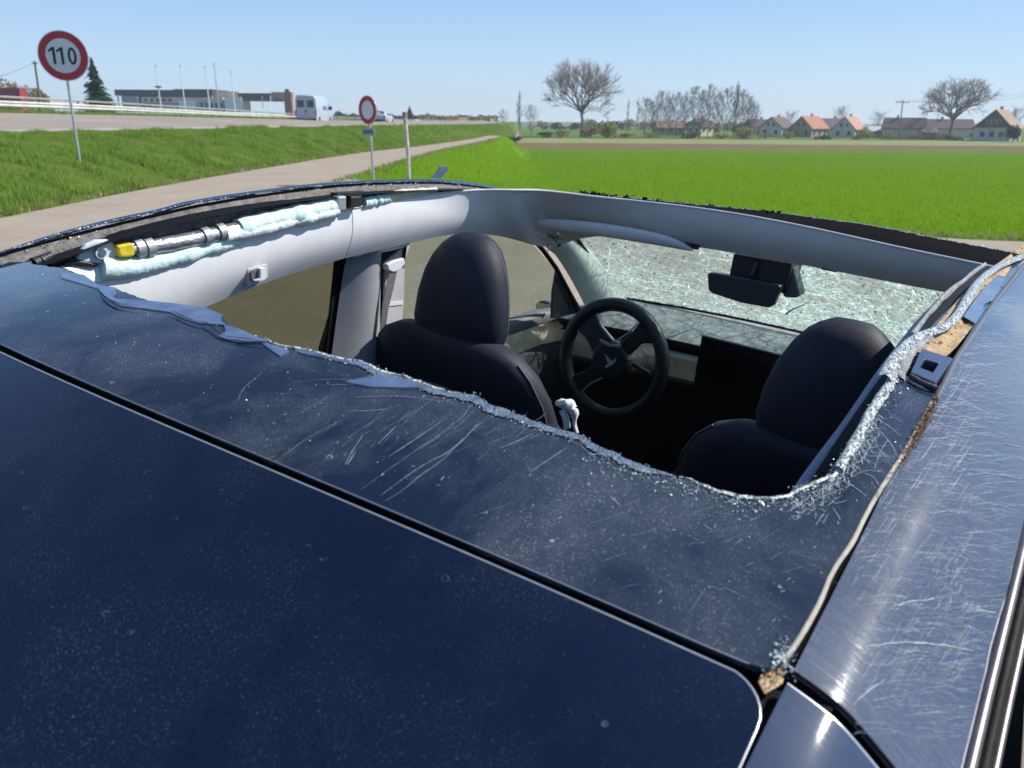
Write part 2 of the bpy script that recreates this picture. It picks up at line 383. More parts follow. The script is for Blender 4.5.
# ================================================================== THE LAND
nrm = RCAR @ Vector((0, 0, 1))
def carplane(x, y): return (nrm.dot(TCAR)-nrm.x*x-nrm.y*y)/nrm.z
LA = [(-60,-5.2),(10,-4.75),(21,-4.6),(39,-4.0),(55,-2.6),(73,-1.5),(120,-.2),(250,2),(600,4)]
LB = [(-60,-8.9),(12,-8.05),(17,-8.2),(24,-8.0),(38,-7.1),(49,-5.3),(73,-2.9),(120,-1.2),(250,1),(600,2.5)]
LC = [(-60,-14.5),(22,-13.6),(30,-12.3),(43,-11.2),(57,-9.4),(74,-7.0),(120,-4.6),(250,-2),(600,-1)]
LD = [(-60,-23),(33,-22.3),(72,-21),(120,-18),(250,-10),(600,-8)]
ZC = [(-60,1.3),(43,1.26),(74,1.15),(120,1.0),(250,.8),(600,.5)]
ZD = [(-60,1.95),(33,1.83),(72,1.60),(120,1.35),(250,1.05),(600,.6)]
def zpath(x, y):
    r = hypot(x-.2, y-1.5); t = sm((r-4)/5)
    return carplane(x, y)*(1-t)+.18*t if r < 9 else .18*(1-sm((y-80)/50))-2.35*sm((y-80)/50)
FZ = [(11,0),(18,-.22),(30,-.62),(60,-1.55),(110,-2.35),(212,-2.15),(400,-2.4),(3000,-6)]
def zfield(x, y):
    a = sinterp(LA, y); t = sm((x-a)/(6 if y < 45 else max(2.5, 6-(y-45)*.12)))
    r = hypot(x-.2, y-1.5); near = 1-sm((r-4)/5)
    base = zpath(a, y)*(1-t)+sinterp(FZ, y)*t + .02*noise.noise(Vector((x*.3, y*.3, 0)))*min(1, max(0, (r-6)/4))
    return carplane(x, y)*near+base*(1-near)
def ground_mat(name, cols, scale=3, fine=60, rough=.95, bmp=.3, fdist=.02):
    m, nt, b = newmat(name); v = coords(nt)
    c = mixc(nt, ramp(nt, noi(nt, v, scale, 5, .6), .3, .7), cols[0], cols[1])
    c = mixc(nt, ramp(nt, noi(nt, v, fine, 4, .7), .5, .8), c, cols[2])
    L(nt, c, b.inputs['Base Color']); b.inputs['Roughness'].default_value = rough; b.inputs['Specular IOR Level'].default_value = .03
    bump(nt, b, noi(nt, v, fine, 4, .7), bmp, fdist); return m
mt['gravel'] = ground_mat('gravel_lane', ((.30,.245,.195), (.37,.31,.25), (.47,.41,.34)), .8, 22)
mt['asphalt'] = ground_mat('pale_asphalt', ((.27,.225,.195), (.32,.275,.24), (.38,.335,.295)), .25, 14, .9, .1)
mt['grassbase'] = ground_mat('grass_soil', ((.06,.10,.015), (.10,.16,.022), (.20,.21,.06)), 1.2, 9, 1, .8, .08)
mt['cropbase'] = ground_mat('crop_soil', ((.085,.17,.004), (.105,.20,.005), (.12,.22,.008)), .12, 6, 1, .6, .06)
mt['brownsoil'] = ground_mat('ploughed_soil', ((.15,.105,.055), (.19,.135,.075), (.12,.14,.04)), .1, 1.5, 1, .3)
mt['drygrass'] = ground_mat('dry_grass_strip', ((.28,.26,.13), (.21,.24,.09), (.16,.21,.06)), .15, 1.2, 1, .3)
mt['fargreen'] = ground_mat('far_meadow', ((.08,.16,.03), (.12,.20,.04), (.07,.12,.03)), .06, .8, 1, .3)
mt['farland'] = ground_mat('far_land', ((.12,.16,.06), (.16,.17,.08), (.10,.13,.05)), .01, .1, 1, .1)
ys = [-60,-30,-12,-6,-3,0,2,4,6,8,10,12,14,16,18,20,22,24,26,28,30,33,36,39,43,47,52,57,62,68,74,80,88,96,105,120,140,165,200,250,320,420,600]
def strip(name, xl, xr, zl, zr, mat, n=6, rows=ys, zf=None, kind='structure', rough=0):
    g = []
    for y in rows:
        a, b = xl(y), xr(y); r = []
        for i in range(n+1):
            t = i/n; x = a+(b-a)*t
            z = zf(x, y, t) if zf else zl(y)+(zr(y)-zl(y))*t
            if rough and 0 < i < n: z += rough*noise.noise(Vector((x*.6, y*.6, 3)))
            r.append((x, y, z))
        g.append(r)
    m = MB().grid(g); return m.build(name, mat, kind=kind)
fA = lambda y: sinterp(LA, y); fB = lambda y: sinterp(LB, y); fC = lambda y: sinterp(LC, y); fD = lambda y: sinterp(LD, y)
zC = lambda y: sinterp(ZC, y); zD = lambda y: sinterp(ZD, y)
strip('path', fB, fA, None, None, mt['gravel'], 6, zf=lambda x, y, t: zpath(x, y))
BK = [(0,0),(.12,.10),(.28,.42),(.5,.72),(.75,.92),(1,1)]
def zbank(y, t):   # t from the path (0) up to the road (1)
    z0 = zpath(fB(y), y); return z0+(zC(y)-z0)*interp(BK, t)
strip('grass_bank', fC, fB, None, None, mt['grassbase'], 12, zf=lambda x, y, t: zbank(y, 1-t), rough=.16)
strip('road', fD, fC, zD, zC, mt['asphalt'], 4)
fE = lambda y: fD(y)-2.6
strip('verge', fE, fD, lambda y: zD(y)+.05, zD, mt['grassbase'], 2)
strip('ground', lambda y: fE(y)-12, fE, lambda y: .9-y*.0008, lambda y: zD(y)+.05, mt['farland'], 3)
strip('ground', lambda y: -2500, lambda y: fE(y)-12, lambda y: .9-y*.0008-1.5, lambda y: .9-y*.0008, mt['farland'], 4)
YB = [(-6,21.5),(-4.6,21.2),(0,17.8),(4,14.4),(7.3,12.3),(12,10.5),(30,9),(400,9)]
def yb(x): return interp(YB, x)
xs_s = [0,.002,.005,.009,.014,.02,.03,.045,.065,.09,.13,.2,.3,.45,.7,1]
def right(name, y0, y1, mat, ny, x0=None):
    g = []
    for j in range(ny+1):
        row = []
        for s in xs_s:
            yr = y0(0) if False else None
            X = s*480
            ya = y0(X+fA(20)); yc = y1(X+fA(20)); y = ya+(yc-ya)*(j/ny)**1.3
            x = fA(y)+X; row.append((x, y, zfield(x, y)))
        g.append(row[::-1])
    return MB().grid(g).build(name, mat, kind='structure')
cst = lambda c: (lambda x: c)
# finer x spacing near
xs_s = sorted(set([i*.75/480 for i in range(24)]+[i*2.5/480 for i in range(8, 24)]+[.13,.17,.22,.3,.4,.55,.75,1]))
right('gravel_yard', cst(-60), cst(-6), mt['gravel'], 4)
def right_y(name, a, b, mat, ny):
    return right(name, a, b, mat, ny)
right_y('gravel_yard', cst(-6), yb, mt['gravel'], 30)
right_y('crop_field', yb, cst(118), mt['cropbase'], 40)
right_y('brown_soil', cst(118), cst(150), mt['brownsoil'], 4)
right_y('dry_grass', cst(150), cst(182), mt['drygrass'], 3)
right_y('meadow', cst(182), cst(420), mt['fargreen'], 6)
right_y('ground', cst(420), cst(600), mt['farland'], 2)
MB().grid([[(3000, 599.9, -3.2), (-3000, 599.9, -2.5)], [(3000, 4000, -8), (-3000, 4000, -8)]]).build('ground', mt['farland'], kind='structure')
# road markings
mt['paintwhite'] = M('road_paint', (.70, .69, .66), .7, 0, .15, 6)
def mark(a, b, y0, y1, dz=.006):
    rows = [y for y in ys if y0 < y < y1]; rows = [y0]+rows+[y1]; g = []
    for y in rows:
        w_ = fC(y)-fD(y); g.append([(fD(y)+w_*t, y, zD(y)+(zC(y)-zD(y))*t+dz) for t in (a, b)])
    return g
m = MB(); m.grid(mark(.045, .062, -40, 400)); m.build('edge_line', mt['paintwhite'], kind='structure')
m = MB(); m.grid(mark(.93, .95, -40, 400)); m.build('edge_line', mt['paintwhite'], kind='structure')
m = MB()
for k in range(24): m.grid(mark(.49, .507, -20+k*13, -17+k*13))
m.build('lane_dashes', mt['paintwhite'], kind='structure')
# grass blades
def blade_mat(name, cols, tl=.35):
    m, nt, b = newmat(name); out = nt.nodes['Material Output']
    g = nt.nodes.new('ShaderNodeNewGeometry')
    c = mixc(nt, g.outputs['Random Per Island'], cols[0], cols[1])
    c = mixc(nt, ramp(nt, noi(nt, coords(nt), .9, 3), .35, .7), c, cols[2])
    df = nt.nodes.new('ShaderNodeBsdfDiffuse'); t = nt.nodes.new('ShaderNodeBsdfTranslucent'); L(nt, c, df.inputs[0]); L(nt, c, t.inputs[0])
    mx = nt.nodes.new('ShaderNodeMixShader'); mx.inputs[0].default_value = tl; L(nt, df.outputs[0], mx.inputs[1]); L(nt, t.outputs[0], mx.inputs[2])
    L(nt, mx.outputs[0], out.inputs[0]); return m
mt['blade'] = blade_mat('bank_grass', ((.15,.26,.03), (.36,.46,.12), (.22,.33,.05)), .5)
mt['blade2'] = blade_mat('crop_leaf', ((.19,.34,.010), (.27,.43,.02), (.225,.385,.013)), .45)
mt['bladedry'] = blade_mat('dry_blade', ((.34,.30,.14), (.25,.30,.08), (.42,.36,.2)))
def blades(name, n, pick, h0, h1, wd, mat):
    V = []; F = []
    R = random.Random(11+n)
    for i in range(n):
        p = pick(R)
        if p is None: continue
        x, y, z, s = p; a = R.random()*2*pi; h = R.uniform(h0, h1)*s; w_ = wd*s*R.uniform(.6, 1.4)
        lx, ly = R.gauss(0, .4)*h, R.gauss(0, .4)*h; k = len(V)
        V += [(x-cos(a)*w_, y-sin(a)*w_, z-.03), (x+cos(a)*w_, y+sin(a)*w_, z-.03), (x+lx, y+ly, z+h)]; F.append((k, k+1, k+2))
    me = bpy.data.meshes.new(name); me.from_pydata(V, [], F); me.materials.append(mat)
    o = bpy.data.objects.new(name, me); COL.objects.link(o); o['kind'] = 'stuff'; return o
def pick_bank(R):
    y = 8+46*R.random()**1.4; t = R.random(); x = fB(y)+(fC(y)-fB(y))*t
    z = zbank(y, t)+.16*noise.noise(Vector((x*.6, y*.6, 3)))
    cl = .25+1.5*max(0, noise.noise(Vector((x*1.6, y*1.6, 9)))+.28)
    return x, y, z, cl*(1-.45*t)
tag(blades('bank_grass', 190000, pick_bank, .05, .20, .013, mt['blade']), 'rough bright green grass covering the bank beside the lane', 'grass')
def pick_far(R):
    y = 54+120*R.random(); t = R.random(); x = fB(y)+(fC(y)-fB(y))*t
    return x, y, zbank(y, t), .9
tag(blades('far_bank_grass', 16000, pick_far, .08, .2, .05, mt['blade']), 'green grass on the far end of the motorway bank', 'grass')
def pick_crop(R):
    y = 11+100*R.random()**2.7; x = fA(y)+ (22+y*.75)*R.random()
    if y < yb(x)+.15+.5*noise.noise(Vector((x*.8, 0, 0))): return None
    return x, y, zfield(x, y), 1+y*.02
tag(blades('crop_leaves', 210000, pick_crop, .025, .06, .010, mt['blade2']), 'short vivid green cereal crop filling the near field', 'crop')
def pick_dry(R):
    if R.random() < .6:
        y = 8+60*R.random()**1.3; x = (fB(y)-abs(R.gauss(0, .2))) if R.random() < .55 else fA(y)+abs(R.gauss(0, .25))
        return x, y, zpath(x, y)+(.02 if x < fA(y)-1 else 0), 1
    x = -3+25*R.random(); y = yb(x)+abs(R.gauss(0, .35)); return x, y, zfield(x, y), 1
tag(blades('dry_grass_tufts', 9000, pick_dry, .04, .13, .02, mt['bladedry']), 'dry straw coloured tufts along the lane edges', 'grass')
def pick_verge(R):
    y = 12+110*R.random()**1.2; x = fD(y)-2.4*R.random(); return x, y, zD(y)+.04, .8
tag(blades('verge_grass', 16000, pick_verge, .08, .28, .03, mt['blade']), 'green grass between the motorway and the guard rail', 'grass')
# ================================================================== ROADSIDE
mt['galv'] = M('galvanised_steel', (.50, .52, .53), .45, .55, .12, 8, .1, 60)
mt['galvpale'] = M('weathered_rail_steel', (.62, .60, .56), .6, .1, .15, 2)
mt['signred'] = M('sign_red', (.42, .012, .03), .4, 0, .08, 20)
mt['signwhite'] = M('sign_white', (.60, .64, .70), .45, 0, .05, 12)
mt['signblack'] = M('sign_black', (.01, .012, .02), .5)
mt['platewhite'] = M('plate_white', (.42, .46, .52), .5, 0, .3, 60)
def disc(m, r0, r1, z, n=48, zb=None):
    for i in range(n):
        a, b = 2*pi*i/n, 2*pi*(i+1)/n
        if r0 <= 0: m.face([(0, z, 0), (r1*cos(a), z, r1*sin(a)), (r1*cos(b), z, r1*sin(b))])
        else: m.face([(r0*cos(a), z, r0*sin(a)), (r1*cos(a), z, r1*sin(a)), (r1*cos(b), z, r1*sin(b)), (r0*cos(b), z, r0*sin(b))])
        if zb is not None: m.face([(r1*cos(a), z, r1*sin(a)), (r1*cos(a), zb, r1*sin(a)), (r1*cos(b), zb, r1*sin(b)), (r1*cos(b), z, r1*sin(b))])
def text_part(txt, size, mat, parent, loc, name='lettering', off=.0, sx=1):
    c = bpy.data.curves.new(name, 'FONT'); c.body = txt; c.size = size; c.align_x = 'CENTER'; c.align_y = 'CENTER'
    c.extrude = .002; c.offset = off
    o = bpy.data.objects.new('tmp', c); COL.objects.link(o); dg = bpy.context.evaluated_depsgraph_get()
    me = bpy.data.meshes.new_from_object(o.evaluated_get(dg)); bpy.data.objects.remove(o)
    me.materials.clear(); me.materials.append(mat); me.name = name
    r = bpy.data.objects.new(name, me); COL.objects.link(r); r.parent = parent
    r.matrix_basis = Matrix.Translation(loc) @ Matrix.Rotation(rad(90), 4, 'X') @ Matrix.Diagonal((sx, 1, 1, 1)); return r
def sign(base, top_h, ctr_h, R_, rin, label, digits=None, rz=0, tilt=0, plate=None, pr=.03):
    t = thing('road_sign', label, 'road sign', base, rz)
    MB().tube([(0, 0, -.3), (0, 0, top_h)], pr, 10).build('pole', mt['galv'], t)
    T = Matrix.Translation((0, -pr-.012, ctr_h)) @ Matrix.Rotation(tilt, 4, 'Y')
    m = MB(); disc(m, 0, R_, .0, zb=.022); disc(m, 0, R_, .022); m.build('back_plate', mt['galv'], t, M4=T)
    m = MB(); disc(m, rin, R_*.965, -.004); ring = m.build('red_ring', mt['signred'], t, M4=T)
    m = MB(); disc(m, R_*.965, R_*1.0, -.003, zb=.022); m.build('rim', mt['signwhite'], t, M4=T)
    m = MB(); disc(m, 0, rin, -.005); m.build('white_face', mt['signwhite'], t, M4=T)
    if digits:
        yy = -pr-.018; hh = R_*.34; st = R_*.055
        def Pq(pts, nm): 
            q = MB().prism([(x, z) for x, z in pts], (yy-.003, yy), 1); q.build(nm, mt['signblack'], t, M4=Matrix.Translation((0, 0, ctr_h)))
        for cx in (-R_*.42, -R_*.10):
            Pq([(cx+st*.2, -hh), (cx+st*2.2, -hh), (cx+st*2.2, hh), (cx+st*.7, hh), (cx-st*2.6, hh*.62), (cx-st*2.6, hh*.36), (cx+st*.2, hh*.60)], 'digit')
        q = MB(); a0 = []; a1 = []
        for i in range(33):
            a = 2*pi*i/32; a0.append((R_*.36+R_*.175*cos(a), yy-.003, hh*sin(a))); a1.append((R_*.36+(R_*.175-st*1.9)*cos(a), yy-.003, (hh-st*1.9)*sin(a)))
        q.grid([a0, a1], False); q.build('digit', mt['signblack'], t, M4=Matrix.Translation((0, 0, ctr_h)))
    for z in (ctr_h-.12, ctr_h+.12):
        MB().box((0, .005, z), (.10, pr*2+.02, .03)).build('clamp', mt['galv'], t)
    if plate:
        zc, ww, hh = plate
        MB().box((-.02, -pr-.01, zc), (ww, .012, hh)).build('sub_plate', mt['platewhite'], t)
        m = MB()
        for i in range(5): m.box((-.02-ww*.36+i*ww*.17, -pr-.018, zc+.01*(i % 2)), (ww*.10, .003, hh*.42))
        m.build('plate_lettering', mt['signblack'], t)
    return t
def bankhit(px, py):
    y = 12
    while y < 60:
        p = WY(px, py, y); t = (p.x-fB(y))/(fC(y)-fB(y))
        if 0 < t < 1 and p.z < zbank(y, t): return p
        y += .05
    return WY(px, py, 18)
b = bankhit(80, 163); ds = b.y; c = WY(71.5, 56, ds)
sg = sign(b, (c.z-b.z)-.1, c.z-b.z, ds*.0280, ds*.0192, 'round red and white 110 speed limit sign on a leaning galvanised post', '110', rz=rad(10))
sg.rotation_euler = (0, rad(.9), rad(10))
b = WZ(374, 186, .17); c = WY(367, 110, b.y); pl = WY(368, 132, b.y)
sg = sign(b, (c.z-b.z)-.05, c.z-b.z, .32, .205, 'small round road sign with red ring and blank white centre, plate below', rz=rad(-42), plate=(pl.z-b.z, .42, .17))
sg.rotation_euler = (0, rad(-1.6), rad(-40))
b = WZ(409, 184, .17); c = WY(402, 112, b.y)
t = thing('marker_post', 'thin white wooden post beside the small round sign', 'post', b); t.rotation_euler = (0, rad(-1.2), 0)
mt['postwhite'] = M('peeling_white_paint', (.66, .61, .55), .8, 0, .25, 9, .3, 60)
MB().tube([(0, 0, -.2), (.015, 0, (c.z-b.z)*.45), (-.01, 0, (c.z-b.z)-.12)], [.042, .045, .05], 8).build('shaft', mt['postwhite'], t)
mt['postcap'] = M('brown_post_cap', (.33, .24, .20), .8)
MB().tube([(-.01, 0, (c.z-b.z)-.125), (-.01, 0, c.z-b.z)], [.065, .06], 8).build('cap', mt['postcap'], t)
# guard rail
t = thing('guard_rail', 'long pale steel guard rail on the far side of the motorway', 'guard rail', (0, 0, 0))
RY = [y for y in range(-10, 60, 4)]+[62, 68, 75, 83, 92, 104, 120, 140, 170, 210, 260, 330, 420]
def rx(y): return fD(y)-2.3
def rz_(y): return sinterp([(-10,2.55),(36,2.63),(72,2.29),(110,1.80),(160,1.55),(260,1.35),(420,1.25)], y)
for lo, hi, nm in ((-.10, 0, 'beam'), (-.52, -.22, 'beam')):
    prof = [(0, hi), (.06, hi-.25*(hi-lo)), (0, (hi+lo)/2), (.06, lo+.25*(hi-lo)), (0, lo)]
    MB().grid([[(rx(y)+p, y, rz_(y)+q) for p, q in prof] for y in RY], False).build(nm, mt['galvpale'], t)
pm = None
for i in range(46):
    y = 6+i*4.0
    if pm is None:
        pm = MB().box((0, 0, -.45), (.07, .12, .9)).build('post', mt['galv'], t); o = pm
    else: o = pm.copy(); COL.objects.link(o); o.parent = t
    o.location = (rx(y)-.06, y, rz_(y)-.03)
# ------------------------------------------------------------------ vehicles
mt['vanwhite'] = M('white_van_paint', (.42, .46, .53), .3, 0, .05, 3, coat=.4)
mt['carglass'] = M('dark_vehicle_glass', (.02, .03, .04), .08, coat=.5)
mt['redlens'] = M('red_lens', (.30, .01, .01), .3)
mt['plateface'] = M('number_plate', (.65, .62, .5), .5)
mt['bluemark'] = M('blue_lettering', (.08, .22, .5), .5)
def wheel(t, x, y, r, wd):
    m = MB().tube([(-wd/2, 0, 0), (wd/2, 0, 0)], r, 18); o = m.build('wheel', mt['tyre'], t); o.location = (x, y, r)
    h = MB().tube([(-wd/2-.01, 0, 0), (wd/2+.01, 0, 0)], r*.6, 12); h.build('hubcap', mt['rim'], o)
def section_body(secs, xw):     # secs: (y, zbot, ztop, halfwidth_bottom, halfwidth_top)
    rows = []
    for y, z0, z1, w0, w1 in secs:
        zm = z0+(z1-z0)*.45
        rows.append([(-w0*.96, y, z0), (-w0, y, zm), (-(w0*.45+w1*.55), y, z1-.12*(z1-z0)), (-w1*.86, y, z1-.01), (0, y, z1+.03), (w1*.86, y, z1-.01), (w0*.45+w1*.55, y, z1-.12*(z1-z0)), (w0, y, zm), (w0*.96, y, z0)])
    m = MB().grid(rows); m.face(rows[0][::-1]); m.face(rows[-1]); return m
b = WY(307, 124.6, 76)
t = thing('van', 'white high roofed panel van driving away on the motorway', 'van', b, rad(-2))
section_body([(0,.35,2.50,.98,.90),(.12,.30,2.60,1.0,.93),(3.4,.28,2.62,1.0,.93),(4.2,.28,2.50,1.0,.90),(4.75,.28,1.95,1.0,.82),(5.2,.28,1.35,.98,.80),(5.75,.32,1.10,.92,.74),(5.85,.4,.85,.85,.7)], 1).build('body', mt['vanwhite'], t)
for x in (-.46, .46):
    d = MB().box((x, -.02, 1.38), (.86, .04, 1.95)).build('rear_door', mt['vanwhite'], t)
    MB().box((x, -.045, 1.82), (.62, .02, .62)).build('window', mt['carglass'], d)
    MB().box((x*.16, -.06, 1.15), (.05, .04, .2)).build('handle', mt['blackpl'], d)
    MB().box((x*2.0, -.03, 1.05), (.10, .05, .55)).build('tail_light', mt['redlens'], t)
MB().box((0, -.06, .42), (1.9, .16, .22)).build('bumper', mt['blackpl'], t)
MB().box((0, -.15, .60), (.52, .02, .12)).build('number_plate', mt['plateface'], t)
MB().face([(1.005, 4.05, 1.35), (1.0, 5.0, 1.35), (.93, 4.65, 1.95), (.93, 4.0, 2.05)][::-1]).build('side_window', mt['carglass'], t)
MB().box((1.03, 2.9, 1.5), (.02, 1.2, .35)).build('side_logo', mt['bluemark'], t)
MB().box((1.15, 4.6, 1.5), (.2, .12, .35)).build('wing_mirror', mt['blackpl'], t)
for x in (-.86, .86):
    for y in (.95, 4.75): wheel(t, x, y, .36, .24)
b = WY(379, 124.3, 92)
t = thing('car', 'small white hatchback on the motorway behind the round sign', 'car', b, rad(-4))
section_body([(0,.35,.95,.82,.78),(.1,.3,1.05,.86,.8),(.35,.28,1.42,.88,.62),(1.6,.25,1.52,.89,.62),(2.5,.25,1.42,.89,.60),(3.05,.25,1.02,.88,.72),(3.9,.28,.86,.84,.66),(4.05,.4,.7,.76,.6)], 1).build('body', mt['vanwhite'], t)
MB().face([(-.6, .06, .98), (.6, .06, .98), (.5, .30, 1.38), (-.5, .30, 1.38)]).build('rear_window', mt['carglass'], t)
MB().face([(.875, .6, .98), (.875, 2.8, .98), (.70, 2.4, 1.36), (.70, .7, 1.38)]).build('side_window', mt['carglass'], t)
for x in (-.7, .7): MB().box((x, -.01, .85), (.2, .1, .16)).build('tail_light', mt['redlens'], t)
MB().box((0, -.03, .42), (1.6, .12, .2)).build('bumper', mt['blackpl'], t)
for x in (-.78, .78):
    for y in (.7, 3.2): wheel(t, x, y, .31, .2)
# ------------------------------------------------------------------ buildings
mt['wallwhite'] = M('white_render', (.62, .61, .58), .85, 0, .1, .6)
mt['wallcream'] = M('cream_render', (.60, .52, .36), .85, 0, .1, .6)
mt['walltan'] = M('tan_render', (.42, .34, .25), .85, 0, .12, .6)
mt['walldark'] = M('dark_timber_gable', (.12, .10, .09), .85, 0, .2, 1.5)
mt['wallgrey'] = M('grey_blue_render', (.45, .50, .55), .85, 0, .1, .6)
mt['rooforange'] = M('orange_roof_tiles', (.46, .20, .11), .85, 0, .2, 2, .4, 12)
mt['roofpink'] = M('pink_roof_tiles', (.52, .28, .20), .85, 0, .15, 2, .4, 12)
mt['roofbrown'] = M('brown_roof_tiles', (.14, .10, .09), .85, 0, .2, 2, .4, 12)
mt['roofplum'] = M('dark_plum_roof_tiles', (.12, .085, .10), .85, 0, .2, 2, .4, 12)
mt['rooftan'] = M('weathered_roof_tiles', (.36, .25, .17), .85, 0, .2, 2, .4, 12)
mt['winglass'] = M('house_window_glass', (.04, .055, .07), .1)
mt['frame'] = M('window_frame', (.6, .6, .58), .6)
mt['timber'] = M('brown_timber', (.16, .09, .05), .8)
def house(px, base_y, d, w_, l_, hw, hr, ang, wall, roof, label, gable=None, wins=2, balcony=False, group=None, chim=1, sc=.76):
    # ang: direction of the ridge, from +X; w_ across, l_ along
    p = WY(px, base_y, d)
    t = thing('house', label, 'house', p, ang, group); t.scale = (sc, sc, sc)
    W2, L2 = w_/2, l_/2
    m = MB(); m.box((0, 0, hw/2-1), (l_, w_, hw+2)); m.build('wall', mt[wall], t)
    for s in (-1, 1):
        g = MB().prism([(-W2, hw), (W2, hw), (0, hw+hr)], (s*(L2-.14), s*L2) if s > 0 else (-L2, -L2+.14), 0)
        g.build('gable', mt[gable or wall], t)
    ov = .5; k = hr/W2
    for s in (-1, 1):
        a = [(-L2-ov, s*(W2+ov), hw-ov*k), (L2+ov, s*(W2+ov), hw-ov*k), (L2+ov, 0, hw+hr+.02), (-L2-ov, 0, hw+hr+.02)]
        lo = [(x, y, z) for x, y, z in a]; hi = [(x, y, z+.24) for x, y, z in a]
        q = MB(); q.face(hi if s < 0 else hi[::-1]); q.face(lo if s > 0 else lo[::-1])
        for i in range(4): j = (i+1) % 4; q.face([lo[i], lo[j], hi[j], hi[i]])
        q.build('roof_slope', mt[roof], t)
    if chim: MB().box((l_*.18, .6, hw+hr+.25), (.7, .7, 1.5)).build('chimney', mt['walltan'], t)
    def win(cx, cy, z, nx, ny, ww=1.1, hh=1.3):
        ex = (abs(ny)*ww, abs(nx)*ww)
        f = MB().box((cx+nx*.03, cy+ny*.03, z), (max(.10, ex[0]+.16), max(.10, ex[1]+.16), hh+.16)).build('window', mt['frame'], t)
        MB().box((cx+nx*.10, cy+ny*.10, z), (max(.06, ex[0]), max(.06, ex[1]), hh)).build('pane', mt['winglass'], f)
    for i in range(wins):
        yy = -W2*.5+i*W2*1.0/(max(1, wins-1)) if wins > 1 else 0
        win(-L2, yy, hw*.5, -1, 0)
        if hr > 2.5: win(-L2-.0, yy*.5, hw+hr*.3, -1, 0, .9, 1.0)
    nl = max(2, int(l_/3.2))
    for i in range(nl): win(-L2+l_*(i+.5)/nl, -W2, hw*.5, 0, -1)
    if balcony:
        MB().box((-L2-.6, 0, hw+.1), (1.2, w_*.9, .14)).build('balcony', mt['timber'], t)
        for i in range(9): MB().box((-L2-1.15, -w_*.42+i*w_*.105, hw+.6), (.06, .12, .95)).build('baluster', mt['timber'], t)
        for s in (-1, 0, 1): MB().box((-L2-.04, s*w_*.25, hw+hr*.28), (.1, .18, hr*.55)).build('timber_beam', mt['timber'], t)
    return t
A = rad
house(776, 137.0, 215, 8, 10, 3.2, 3.2, A(48), 'wallwhite', 'roofbrown', 'white gabled house with dark brown roof, leftmost of the village row')
house(757, 136.5, 235, 7, 9, 3, 3, A(20), 'wallcream', 'roofplum', 'low house with plum roof partly behind the leftmost white gable')
house(808, 137.5, 214, 8, 11, 3.2, 3.6, A(42), 'walltan', 'rooforange', 'tan gabled house with a bright orange tiled roof')
house(829, 137.0, 226, 7, 11, 3.2, 3.0, A(15), 'wallgrey', 'roofplum', 'house with a long dark plum roof left of the pink roofed one')
house(848, 137.6, 212, 7.5, 10, 3.0, 3.6, A(48), 'wallwhite', 'roofpink', 'white gabled house with a pale pink tiled roof')
house(902, 138.2, 208, 8, 12, 3.4, 2.9, A(150), 'wallcream', 'roofbrown', 'cream house with dark brown roof behind the wooden power pole')
house(946, 138.4, 214, 9, 14, 3.4, 2.7, A(168), 'wallwhite', 'roofplum', 'long white house with plum roof beneath the big spreading tree')
house(996, 141.0, 188, 8.6, 11, 3.4, 4.2, A(46), 'wallwhite', 'rooftan', 'chalet with dark timber gable, balcony and weathered tiled roof', gable='walldark', balcony=True, wins=3, sc=.88)
house(875, 138.0, 214, 6, 9, 2.2, 1.4, A(5), 'wallgrey', 'wallgrey', 'low flat grey outbuilding between the pink and brown roofed houses', chim=0)
house(924, 139.0, 205, 4, 6, 2.2, 1.3, A(5), 'wallwhite', 'roofbrown', 'small white shed right of the cream house', chim=0, wins=1)
house(668, 133.0, 225, 8, 12, 2.4, 2.4, A(8), 'walltan', 'rooftan', 'low house with faded tan roof behind the bare grove', chim=1, sc=.62)
house(700, 133.5, 220, 7, 9, 3.0, 3.0, A(40), 'wallcream', 'roofbrown', 'cream gabled house behind the right half of the grove', sc=.62)
house(462, 124.6, 330, 8, 12, 3.4, 3.0, A(10), 'wallcream', 'rooforange', 'distant orange roofed house at the end of the motorway', sc=.42)
# ------------------------------------------------------------------ toll-like depot on the left
mt['darkband'] = M('dark_fascia', (.045, .05, .065), .6, 0, .15, .4)
mt['tanwall'] = M('tan_panel', (.66, .54, .44), .8, 0, .1, .3)
mt['bluewall'] = M('blue_grey_panel', (.26, .33, .42), .6, 0, .15, .4)
mt['whitewall'] = M('white_panel', (.72, .73, .74), .7, 0, .05, .3)
mt['brick'] = M('reddish_tower', (.34, .16, .12), .85, 0, .25, 1.2)
D0 = 262
def pbox(m, x0, y0, x1, y1, d, dep):            # an upright box whose front spans the given outline at distance d
    a = WY(x0, y0, d); c = WY(x1, y1, d)
    m.box(((a.x+c.x)/2-dorg.x, d+dep/2-dorg.y, (a.z+c.z)/2-dorg.z), (abs(c.x-a.x), dep, abs(a.z-c.z))); return m
dorg = WY(200, 112, D0); dorg.z = .8
dep = thing('depot', 'low industrial depot with dark canopy roofs and white walls', 'building', dorg)
for a in ((114, 89.5, 174, 96), (173, 89.0, 213, 98.5), (238, 93, 271, 100.5)): pbox(MB(), *a, D0-3, 16).build('canopy_roof', mt['darkband'], dep)
pbox(MB(), 121, 96, 141, 112, D0-3.3, 10).build('glazed_wall', mt['bluewall'], dep)
pbox(MB(), 141, 97, 223, 103.5, D0-3.35, 10).build('upper_wall', mt['tanwall'], dep)
pbox(MB(), 150, 102.5, 178, 112, D0-3.4, 9).build('lower_wall', mt['bluewall'], dep)
for a in ((178, 100.5, 197, 112), (224, 97.5, 243, 112)): pbox(MB(), *a, D0-3.6, 8).build('white_block', mt['whitewall'], dep)
